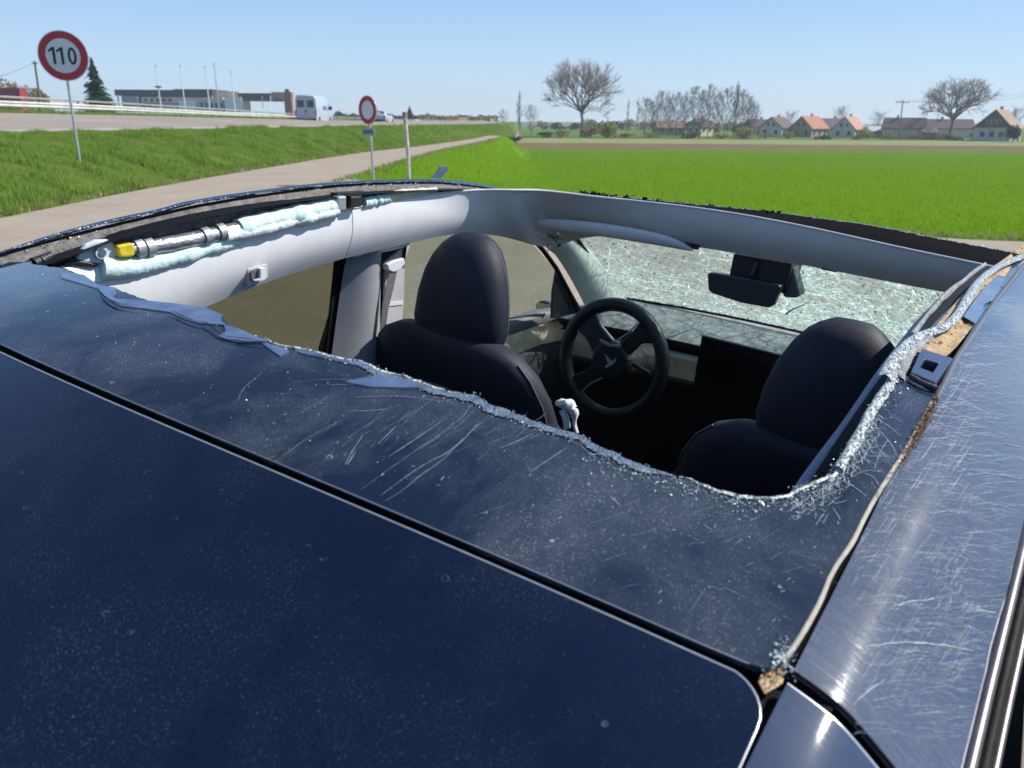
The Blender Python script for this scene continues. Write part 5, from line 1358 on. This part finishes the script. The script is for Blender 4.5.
# roof front edge beyond the header: black seal and broken glass lip
FB = [(505,189),(540,190),(600,195.5),(650,200),(700,205),(768,211.5),(868,225),(968,244.5),(1008,252),(1030,257)]
uu = [1.33,1.37,1.42,1.44,1.45,1.455,1.43,1.38,1.34,1.32]
fa = poly([atU(x, y, u) for (x, y), u in zip(FB, uu)], 160)
fa = [p+Vector((0, 0, .0018*noise.noise(Vector((i*.5, 0, 0)))+.0015*noise.noise(Vector((i*1.7, 4, 0))))) for i, p in enumerate(fa)]
fb_ = poly(smooth(ha[0:1]+ha, 1), 160)
fb_ = [p+Vector((.006, 0, -.004)) for p in poly(smooth([ua[-1]]+ha, 1), 160)]
MB().grid([[a-Vector((-.03, 0, .03)) for a in fa], fa, [a.lerp(b, .45)+Vector((0, 0, -.004)) for a, b in zip(fa, fb_)], fb_]).build('windscreen_head_seal', mt['deepblack'], car)
MB().tube(fa, .0014, 5).build('crushed_edge', mt['crush'], car)
m = MB(); R = random.Random(51)
for i in range(420):
    k = R.randint(5, 155); gran(m, fa[k]+Vector((R.gauss(0, .005), 0, R.uniform(0, .002))), R.uniform(.0008, .0024))
m.build('head_granules', mt['granule'], car, 'stuff')
m = MB()
for i in range(90):
    x = R.gauss(597, 9) if i < 50 else R.uniform(620, 780); y = interp([(560,191.5),(597,194.5),(700,205),(780,213)], x); gran(m, atU(x, y-R.uniform(0, 1.0), 1.41), R.uniform(.003, .008))
m.build('torn_rubber', mt['seal'], car, 'stuff')
# sun visor, folded up against the header
va = [(534,224),(538,219.5),(548,218),(588,221),(620,225.5),(652,231),(673,237),(687.5,245),(693,249)]
vb = [(536,227),(538,228.5),(560,231),(588,234.5),(620,239.5),(652,244.5),(675,248.5),(688,251),(694,251)]
A_ = [atU(x, y, u) for (x, y), u in zip(va, [1.36,1.355,1.35,1.345,1.34,1.345,1.35,1.37,1.385])]; B_ = [atU(x, y, u) for (x, y), u in zip(vb, [1.375,1.37,1.365,1.36,1.355,1.36,1.365,1.375,1.388])]
R_ = []
for i in range(9):
    a, b = A_[i], B_[i]; c = (a+b)/2; r = (a-b).length/2; up2 = (a-b).normalized(); ot = Vector((-1, 0, 0))
    R_.append([c+up2*r*cos(2*pi*k/14)+ot*(min(r, .013))*sin(2*pi*k/14) for k in range(14)])
m = MB(); m.grid(R_, True, True); m.face(R_[0][::-1]); m.face(R_[-1]); m.build('sun_visor', mt['headliner'], car, sub=2, merge=True)
# torn fitting at the upper end of the left A pillar
m = MB(); R = random.Random(61)
for i in range(60):
    c = atU(R.gauss(552, 5), R.gauss(240, 4), 1.33+R.uniform(-.01, .01)); gran(m, c, R.uniform(.002, .006))
m.build('torn_fitting', mt['foil'], car, 'stuff')
m = MB()
for i in range(30):
    c = atU(R.gauss(556, 5), R.gauss(241, 4), 1.325+R.uniform(-.01, .01)); gran(m, c, R.uniform(.003, .007))
m.build('dark_fitting', mt['blackpl'], car, 'stuff')
# left A pillar: swept from header corner to the dash
pa = [(536,229),(548,246),(560,262),(572,282),(583,303),(590,318)]; pb = [(572,231),(588,248),(600,262),(612,280),(626,298),(640,316)]
A_ = [atV(x, y, .63) for x, y in pa]; B_ = [atV(x, y, .60) for x, y in pb]
rows = []
for i in range(6):
    a, b = A_[i], B_[i]; rows.append([a+(b-a)*t+Vector((-.25, -.97, 0))*.028*sin(pi*min(1, t+.05)) for t in [k/9 for k in range(10)]])
MB().grid(rows).build('front_pillar', mt['pillar'], car, sub=1)
A2 = [atV(x, y, .645) for x, y in ((530,236),(543,250),(556,268),(568,290),(578,312))]
MB().tube(A2, .008, 6).build('pillar_seal', mt['seal'], car)
# windscreen
WS = []
for i in range(9):
    t = i/8; row = []
    for j in range(25):
        v = -.66+1.32*j/24; vv = v*(.84+.16*t)
        u = 1.44+.72*t+.06*(1-(v/.66)**2); z = 1.478-.415*t+.012*(1-(v/.66)**2)-.01*t
        row.append(Vector((u, vv, z)))
    WS.append(row)
ws = MB().grid(WS[::-1]).build('windscreen', mt['windscreen'], car); ws['label'] = 'shattered windscreen, milky green with countless fine cracks'
m = MB(); R = random.Random(71)
for i in range(9000):
    a, b = R.random()**.9, R.random(); i_, j_ = min(7, int(a*8)), min(23, int(b*24))
    ta, tb_ = R.random(), R.random(); c = WS[i_][j_].lerp(WS[i_][j_+1], tb_).lerp(WS[i_+1][j_].lerp(WS[i_+1][j_+1], tb_), ta)+Vector((-.004, 0, .0))
    s = R.uniform(.0016, .0052)*(.6+.8*R.random()**3); d = Vector((-.5, 0, -.8)); q = Vector((R.gauss(0, 1), R.gauss(0, 1), R.gauss(0, 1))).normalized(); e = q.orthogonal().normalized()
    m.face([c+e*s, c+q.cross(e)*s*.8, c-e*s*.9])
m.build('windscreen_chips', mt['glint'], car, 'stuff')
pr = [Vector((p.x, p.y, p.z)) for p in WS[-1]]
MB().tube([p+Vector((-.01, 0, .004)) for p in pr], .006, 6).build('windscreen_seal', mt['seal'], car)
MB().tube([r[-1]+Vector((0, -.004, 0)) for r in WS], .006, 6).build('windscreen_seal', mt['seal'], car)
# leaf debris lying on the glass
q = [atU(x, y, 1.92) for x, y in ((786,314),(793,309),(803,305),(815,298))]
MB().tube(q, [.006, .004, .003, .001], 6, flat=.5).build('dried_twig', M('dry_leaf', (.35, .28, .2), .9), car)
# interior mirror
P = [atU(x, y, 1.42) for x, y in ((709,274),(711,272),(745,277),(781,284.5),(782.5,287),(775,305),(770,307),(742,302),(713,292.5),(710,289))]
MB().prism([(p.y, p.z) for p in P], (1.408, 1.43), 0).build('rear_view_mirror', mt['mirror'], car, bevel=.006, merge=True)
mr = [o for o in bpy.data.objects if o.name == 'rear_view_mirror'][0]
P = [atU(x, y, 1.47) for x, y in ((738,252),(796,262),(789,292),(770,288),(733,276))]
MB().prism([(p.y, p.z) for p in P], (1.44, 1.53), 0).build('camera_housing', mt['blackpl'], car, bevel=.004, merge=True)
P = [atU(x, y, 1.475) for x, y in ((781,262),(795,264),(803,294),(798,297),(786,296),(783,285))]
MB().prism([(p.y, p.z) for p in P], (1.455, 1.50), 0).build('housing_shell', M('grey_shell', (.12, .14, .14), .5), car, bevel=.005, merge=True)
MB().tube([atU(757, 262, 1.44), atU(752, 276, 1.43)], .008, 8).build('mirror_stalk', mt['blackpl'], car)
for x, y in ((692, 246), (830, 268)): 
    MB().box(atU(x, y, 1.40), (.012, .035, .012)).build('visor_clip', mt['blackpl'], car, bevel=.002)
# dash, wood strip, vents
def extr(sec, v0, v1, mat, name, n=12, curve=.10):
    rows = []
    for i in range(n+1):
        v = v0+(v1-v0)*i/n; du = -curve*(v/.7)**2
        rows.append([Vector((u+du, v, z)) for u, z in sec])
    return MB().grid(rows).build(name, mat, car)
extr([(1.965,1.015),(1.985,1.026),(2.06,1.045),(2.24,1.056)], -.72, .72, mt['dash'], 'dash_top')
extr([(1.965,1.015),(1.962,1.0),(1.985,.985)], -.72, .72, mt['dashdark'], 'dash_lip')
extr([(1.985,.985),(2.0,.975),(1.975,.972)], -.72, .72, mt['seal'], 'vent_slot')
extr([(1.975,.975),(1.955,.968),(1.952,.962)], -.70, .70, mt['bpillar'], 'dash_trim')
extr([(1.952,.962),(1.955,.895)], -.70, .70, mt['wood'], 'wood_strip')
extr([(1.955,.895),(1.945,.888),(1.95,.87),(2.0,.75),(2.05,.45)], -.72, .72, mt['dashdark'], 'lower_dash')
MB().box((1.955, .245, .925), (.012, .03, .03)).build('dash_knob', mt['blackpl'], car, bevel=.003)
# screen
o = MB().box((1.80, .0, .982), (.014, .365, .232)).build('touch_screen', mt['screen'], car, bevel=.004)
MB().box((1.84, .0, .95), (.07, .12, .08)).build('screen_mount', mt['blackpl'], car)
# steering wheel, turned by about 130 degrees
sw = Vector((1.616, .376, 1.007)); AX = Vector((-1, .0, .12)).normalized()
Xv = Vector((0, -1, 0)); Yv = AX.cross(Xv)*-1; Yv = (Yv if Yv.z > 0 else -Yv).normalized()
def wp_(x, y, d=0): return sw+Xv*x+Yv*y+AX*d      # x to the driver's right, y up, d towards the driver
RW_ = .161
rim = [wp_(RW_*cos(a)*1.0, RW_*sin(a)*1.02) for a in [2*pi*i/64 for i in range(65)]]
o = MB(); rows = []
for i in range(64):
    a = 2*pi*i/64; c = wp_(RW_*cos(a), RW_*sin(a)*1.03); rd = (c-sw).normalized()
    rows.append([c+rd*.0205*cos(2*pi*k/12)+AX*.020*sin(2*pi*k/12) for k in range(12)])
rows.append(rows[0]); o.grid(rows, True, True); swo = o.build('steering_wheel', mt['wheel'], car)
def rot2(pts, a): return [(x*cos(a)-y*sin(a), x*sin(a)+y*cos(a)) for x, y in pts]
def plate(pts, d0, d1, mat, name, parent, bev=.003):
    m = MB(); lo = [wp_(x, y, d0) for x, y in pts]; hi = [wp_(x, y, d1) for x, y in pts]
    m.face(lo[::-1]); m.face(hi)
    for i in range(len(lo)): j = (i+1) % len(lo); m.face([lo[i], lo[j], hi[j], hi[i]])
    return m.build(name, mat, parent, bevel=bev, merge=True)
hub = [( .060*cos(2*pi*i/20)*1.05, .062*sin(2*pi*i/20)*.95) for i in range(20)]
plate(hub, -.02, .018, mt['wheel'], 'hub', swo, .010)
for a, w0, w1 in ((rad(138), .040, .048), (rad(52), .026, .034), (rad(225), .024, .032)):
    plate(rot2([(.03, -w0), (.10, -w0*.8), (.155, -w1), (.158, w1), (.10, w0*.8), (.03, w0)], a), -.012, .006, mt['wheel'], 'spoke', swo, .004)
for a, pts in ((rad(138), [(.045, -.044), (.10, -.037), (.145, -.047), (.145, -.041), (.10, -.030), (.045, -.036)]), (rad(225), [(.055, .026), (.10, .0215), (.14, .028), (.14, .033), (.10, .027), (.055, .032)]), (rad(52), [(.055, .030), (.10, .0235), (.14, .030), (.14, .034), (.10, .028), (.055, .036)]), (rad(138), [(.045, .040), (.10, .031), (.145, .043), (.145, .046), (.10, .0345), (.045, .044)])):
    plate(rot2(pts, a), .004, .0085, mt['silver'], 'spoke_trim', swo, .001)
plate([(-.045,.058),(-.01,.050),(.028,.056),(.028,.047),(-.01,.041),(-.040,.047)], .012, .0195, mt['silver'], 'spoke_trim', swo, .001)
em = M('pale_emblem', (.55, .58, .64), .35, .3)
# emblem: curved bar with a tapering stem pointing up-left
T = [(.0,-.026),(-.0045,-.006),(-.0065,.006),(-.020,.005),(-.021,.011),(-.010,.0145),(0,.0155),(.010,.0145),(.021,.011),(.020,.005),(.0065,.006),(.0045,-.006)]
plate(rot2(T, rad(228)), .0185, .0200, em, 'emblem', swo, 0)
MB().tube([wp_(0, -.01, -.02), wp_(0, -.03, -.25)], [.045, .06], 12).build('steering_column', mt['dashdark'], car)
MB().tube([wp_(.05, .0, -.03), wp_(.115, -.015, -.03)], [.008, .006], 8).build('stalk', mt['blackpl'], car)
# left door card: arm rest, wood and dark panel
def door(pts_top, v, mat, name, h, dv=.0):
    m = MB(); m.grid([pts_top, [p+Vector((0, dv, -h)) for p in pts_top]]); return m.build(name, mat, car)
tp = [Vector((u, .765-(.02 if u < 1.9 else .05), interp([(.7,1.03),(1.3,1.02),(1.75,1.025),(2.0,1.03)], u))) for u in [.3+i*.1 for i in range(18)]]
rows = [[p+Vector((0, .045, .012)) for p in tp], [p+Vector((0, .015, .012)) for p in tp], [p for p in tp], [p+Vector((0, .006, -.03)) for p in tp]]
MB().grid(rows).build('door_top', M('grey_door_top', (.13, .14, .15), .6), car)
MB().grid([[p+Vector((0, .008, -.03)) for p in tp], [p+Vector((0, -.002, -.10)) for p in tp]]).build('door_wood', mt['wood'], car)
MB().grid([[p+Vector((0, -.002, -.10)) for p in tp], [p+Vector((0, -.03, -.115)) for p in tp], [p+Vector((0, -.02, -.5)) for p in tp]]).build('door_card', mt['dashdark'], car)
# window corner + outside mirror
P = [atV(x, y, .665) for x, y in ((556,268),(566,284),(582,312),(551,318),(552,292))]
MB().prism([(p.x, p.z) for p in P], (.660, .668), 1).build('mirror_base', mt['blackpl'], car)
mc = atV(541, 309, .80); R_ = []
for k in range(7):
    t = k/6; R_.append([mc+Vector((.02+.05*t, .035*cos(2*pi*i/12)*sqrt(max(.02, 1-t*t)), .026*sin(2*pi*i/12)*sqrt(max(.02, 1-t*t)))) for i in range(12)])
m = MB(); m.grid(R_, True, True); m.face(R_[0]); o = m.build('wing_mirror', mt['paint'], car)
MB().box(mc+Vector((.014, 0, 0)), (.006, .05, .035)).build('mirror_face', mt['silver'], o)
mc2 = Vector((1.82, -.93, 1.06)); m = MB(); m.grid([[Vector((p.x, -p.y, p.z)) for p in r] for r in R_], True, True); m.face([Vector((p.x, -p.y, p.z)) for p in R_[0]]); m.build('wing_mirror', mt['paint'], car)
# left B pillar
def quad_v(pts, v, mat, name, t=.01, bev=0):
    P = [atV(x, y, v) for x, y in pts]; return MB().prism([(p.x, p.z) for p in P], (v, v+t), 1).build(name, mat, car, bevel=bev, merge=bool(bev))
quad_v([(336,258),(348,256),(335,360),(326,358)], .632, mt['seal'], 'pillar_dark_strip', .006)  # narrow black strip along the edge of the centre pillar
px_l = [(346,256),(343,275),(339,300),(335,330),(331,360),(326,395)]; px_r = [(378,246),(378,270),(377,300),(377,330),(377,360),(377,395)]
A_ = [atV(x, y, .625) for x, y in px_l]; B_ = [atV(x, y, .600) for x, y in px_r]; rows = []
for a, b in zip(A_, B_): rows.append([a.lerp(b, t)+Vector((0, -.020*sin(pi*t*.9), 0)) for t in [k/8 for k in range(9)]]+[b+Vector((.03, .02, 0))])
MB().grid(rows).build('centre_pillar', mt['bpillar'], car, sub=1)
quad_v([(386,262),(405,246),(404,300),(402,322),(384,330)], .612, M('pale_pillar_panel', (.55, .54, .56), .7), 'pillar_panel', .006)
quad_v([(386,303),(403,301),(403,304.5),(386,306.5)], .610, mt['whitepl'], 'panel_line', .002)
quad_v([(404,244),(407.5,243),(405,262),(403,262)], .608, mt['seal'], 'pillar_edge', .004)
P = [atV(x, y, .590) for x, y in ((385,264),(392,260),(402,257.5),(403,263),(398,270),(391,272),(386,270))]
MB().prism([(p.x, p.z) for p in P], (.582, .60), 1).build('belt_guide', mt['whitepl'], car, bevel=.003, merge=True)
bp_ = [atV(390, 268, .588), atV(386, 285, .585), atV(382, 305, .583), atV(380, 330, .58), atV(379, 360, .575)]; bq = [atV(397, 268, .588), atV(393, 288, .583), atV(388, 308, .58), atV(385, 330, .577), atV(383, 360, .572)]
MB().slab([bp_, bq], .002).build('seat_belt', mt['strap'], car)
bagtube([(352,253),(370,250),(392,247),(408,242)], .606, (.010, .008), mt['bag'], 'airbag_hem', wr=.3, seed=12)
# seats
def sup(a, e): c, s = cos(a), sin(a); return (abs(c)**(2/e)*(1 if c > 0 else -1), abs(s)**(2/e)*(1 if s > 0 else -1))
def loftseat(name, rings, cx, mat, parent, e=2.6, k=36):
    m = MB(); rows = []
    for (u, z, hw, hd, tilt) in rings:
        r = []
        for i in range(k):
            x, y = sup(2*pi*i/k, e); r.append(Vector((u+y*hd-tilt*0, cx+x*hw, z+0.25*y*hd*0)))
        rows.append(r)
    m.grid(rows, True, True); m.face(rows[0][::-1], True); m.face(rows[-1], True)
    return m.build(name, mat, parent)
def seat(cx, du, dz, label, hwid=.118):
    bk = [(1.06,.52,.235,.06,0),(1.03,.65,.255,.075,0),(1.0,.80,.262,.078,0),(.965,.95,.262,.075,0),(.935,1.05,.255,.070,0),(.905,1.14,.238,.062,0),(.89,1.19,.212,.056,0),(.882,1.22,.182,.048,0),(.878,1.238,.145,.038,0),(.876,1.247,.09,.024,0),(.875,1.25,.03,.01,0)]
    so = loftseat('seat', [(u+du, z+dz, a, b, c) for u, z, a, b, c in bk], cx, mt['seat'], car); so['label'] = label
    hd_ = [(.905,1.19,.050,.03,0),(.90,1.205,.085,.045,0),(.90,1.225,hwid*.93,.052,0),(.902,1.26,hwid,.056,0),(.906,1.31,hwid*.96,.056,0),(.912,1.36,hwid*.86,.054,0),(.918,1.395,hwid*.73,.050,0),(.924,1.42,hwid*.58,.044,0),(.928,1.436,hwid*.42,.034,0),(.931,1.445,hwid*.28,.020,0),(.932,1.448,hwid*.08,.006,0)]
    h = loftseat('headrest', [(u+du, z+dz, a, b, c) for u, z, a, b, c in hd_], cx, mt['seat'], so, 2.35)
    for s in (-1, 1):        # stitched side seams
        MB().tube([Vector((u+du+b*.55*1.0-.02, cx+s*a*.99, z+dz)) for u, z, a, b, c in hd_[2:9]], .0016, 5).build('seam', mt['seatpiping'], h)
        MB().tube([Vector((u+du-b*.30, cx+s*a*.992, z+dz)) for u, z, a, b, c in bk[1:8]], .0018, 5).build('seam', mt['seatpiping'], so)
    # arched panel seam across the back
    P = []
    for i in range(25):
        a = pi*i/24; zz = .93+.20*sin(a)**.6; yy = .185*cos(a); t = interp([(b[1], b[0]-b[3]) for b in bk[:8]], zz); P.append(Vector((t+du-.0005, cx+yy, zz+dz)))
    MB().tube(P, .0022, 5).build('panel_seam', mt['seatpiping'], so)
    MB().box((1.27+du, cx, .50+dz), (.50, .50, .16)).build('cushion', mt['seat'], so, bevel=.05)
    return so
seat(.375, -.02, .0, 'black driver seat with headrest and torn side airbag')
s2 = seat(-.372, .055, -.028, 'black front passenger seat with headrest')
# burst seat airbag beside the driver's backrest
pts = [atU(x, y, .86) for x, y in ((556,404),(563,403),(571,406),(575,414),(574,424),(577,433))]
pp = poly(smooth(pts, 2), 30); rws = []
for i, p in enumerate(pp):
    t_ = (pp[min(i+1, 29)]-pp[max(i-1, 0)]).normalized(); a_ = t_.orthogonal().normalized(); b_2 = t_.cross(a_); r_ = .0035+.0075*sin(pi*min(1, i/20))**.7
    rws.append([p+(a_*cos(2*pi*k/18)+b_2*sin(2*pi*k/18))*r_*(1+.55*noise.noise(Vector((i*.30, 2*cos(2*pi*k/18), 2*sin(2*pi*k/18))))) for k in range(18)])
MB().grid(rws, True, True).build('seat_airbag', mt['bagw'], car)
pts = [atU(x, y, .855) for x, y in ((562,410),(566,418),(567,428))]
MB().tube(poly(smooth(pts, 2), 10), .007, 8).build('seat_airbag', mt['bag'], car)
# centre console, floor, rear bench, bulkheads
MB().box((1.45, 0, .62), (1.0, .26, .24)).build('centre_console', mt['dashdark'], car, bevel=.02)
MB().box((1.05, 0, .28), (2.5, 1.5, .04)).build('floor', mt['carpet'], car)
MB().box((.15, 0, .52), (.5, 1.3, .28)).build('rear_bench', mt['seat'], car, bevel=.04)
MB().box((-.10, 0, .80), (.14, 1.25, .55)).build('rear_backrest', mt['seat'], car, bevel=.04)
MB().box((-.55, 0, .70), (.75, 1.3, .04)).build('boot_floor', mt['carpet'], car)
for s in (-1, 1):
    MB().box((.1, s*.74, .66), (1.9, .03, .72)).build('inner_panel', mt['dashdark'], car)
# right side inner flange of the roof opening
fl = [atV(x, y, v) for x, y, v in ((780,520,-.47),(800,488,-.47),(826,452,-.47),(850,420,-.47),(880,374,-.47),(900,348,-.475),(920,322,-.48),(945,296,-.485),(975,270,-.49))]
fl = poly(smooth(fl, 2), 60)
MB().tube(fl, .006, 8, flat=.5).build('trim_rail', M('blue_grey_trim', (.23, .27, .36), .5), car)
MB().grid([[p+Vector((0, -.002, -.004)) for p in fl], [p+Vector((0, -.05, -.02)) for p in fl], [p+Vector((0, -.075, .0)) for p in fl]]).build('rail_cavity', mt['dashdark'], car)
# inner navy flange further forward and pale torn liner strip
fa2 = [(896,372),(915,345),(935,322),(955,303),(972,285),(985,272)]; fb2 = [(905,372),(925,350),(948,328),(962,305),(975,290),(992,272)]
MB().grid([poly([hit(*p, -.006) for p in fa2], 40), poly([hit(*p, -.002) for p in fb2], 40)]).build('roof_flange', mt['innerrail'], car)
pts = [hit(x, y, -.004) for x, y in ((985,264),(975,270),(962,282),(948,291),(938,302),(925,318),(912,334))]
band(poly(smooth(pts, 2), 60), .0030, .003, 'torn_liner', mt['liner'])
# right trim inside, seen edge-on
MB().grid([[Vector((u, -.50, zr(u, .5)-.05)) for u in (.0, .4, .8, 1.2)], [Vector((u, -.57, zr(u, .5)-.14)) for u in (.0, .4, .8, 1.2)]]).build('side_trim', mt['headliner'], car)
# rear header below the glass strip: closes the cabin behind the hole
MB().grid([[R3(ugu(v)+.05, v, -.02) for v in (-.52, -.25, 0, .25, .52)], [R3(ugu(v)-.02, v, -.06) for v in (-.52, -.25, 0, .25, .52)], [Vector((-.2, v, .9)) for v in (-.6, -.3, 0, .3, .6)]]).build('rear_header', mt['dashdark'], car)

# ------------------------------------------------------------------ spring haze in the air
hz = MB().box((0, 480, 7), (1400, 1060, 38)); hz = hz.build('haze', bpy.data.materials.new('haze'), kind='stuff')
hm = hz.data.materials[0]; hm.use_nodes = True; hm.node_tree.nodes.clear()
pv = hm.node_tree.nodes.new('ShaderNodeVolumePrincipled'); pv.inputs['Color'].default_value = (.80, .87, .95, 1); pv.inputs['Density'].default_value = .0005; pv.inputs['Anisotropy'].default_value = .2
ho = hm.node_tree.nodes.new('ShaderNodeOutputMaterial'); hm.node_tree.links.new(pv.outputs[0], ho.inputs['Volume'])
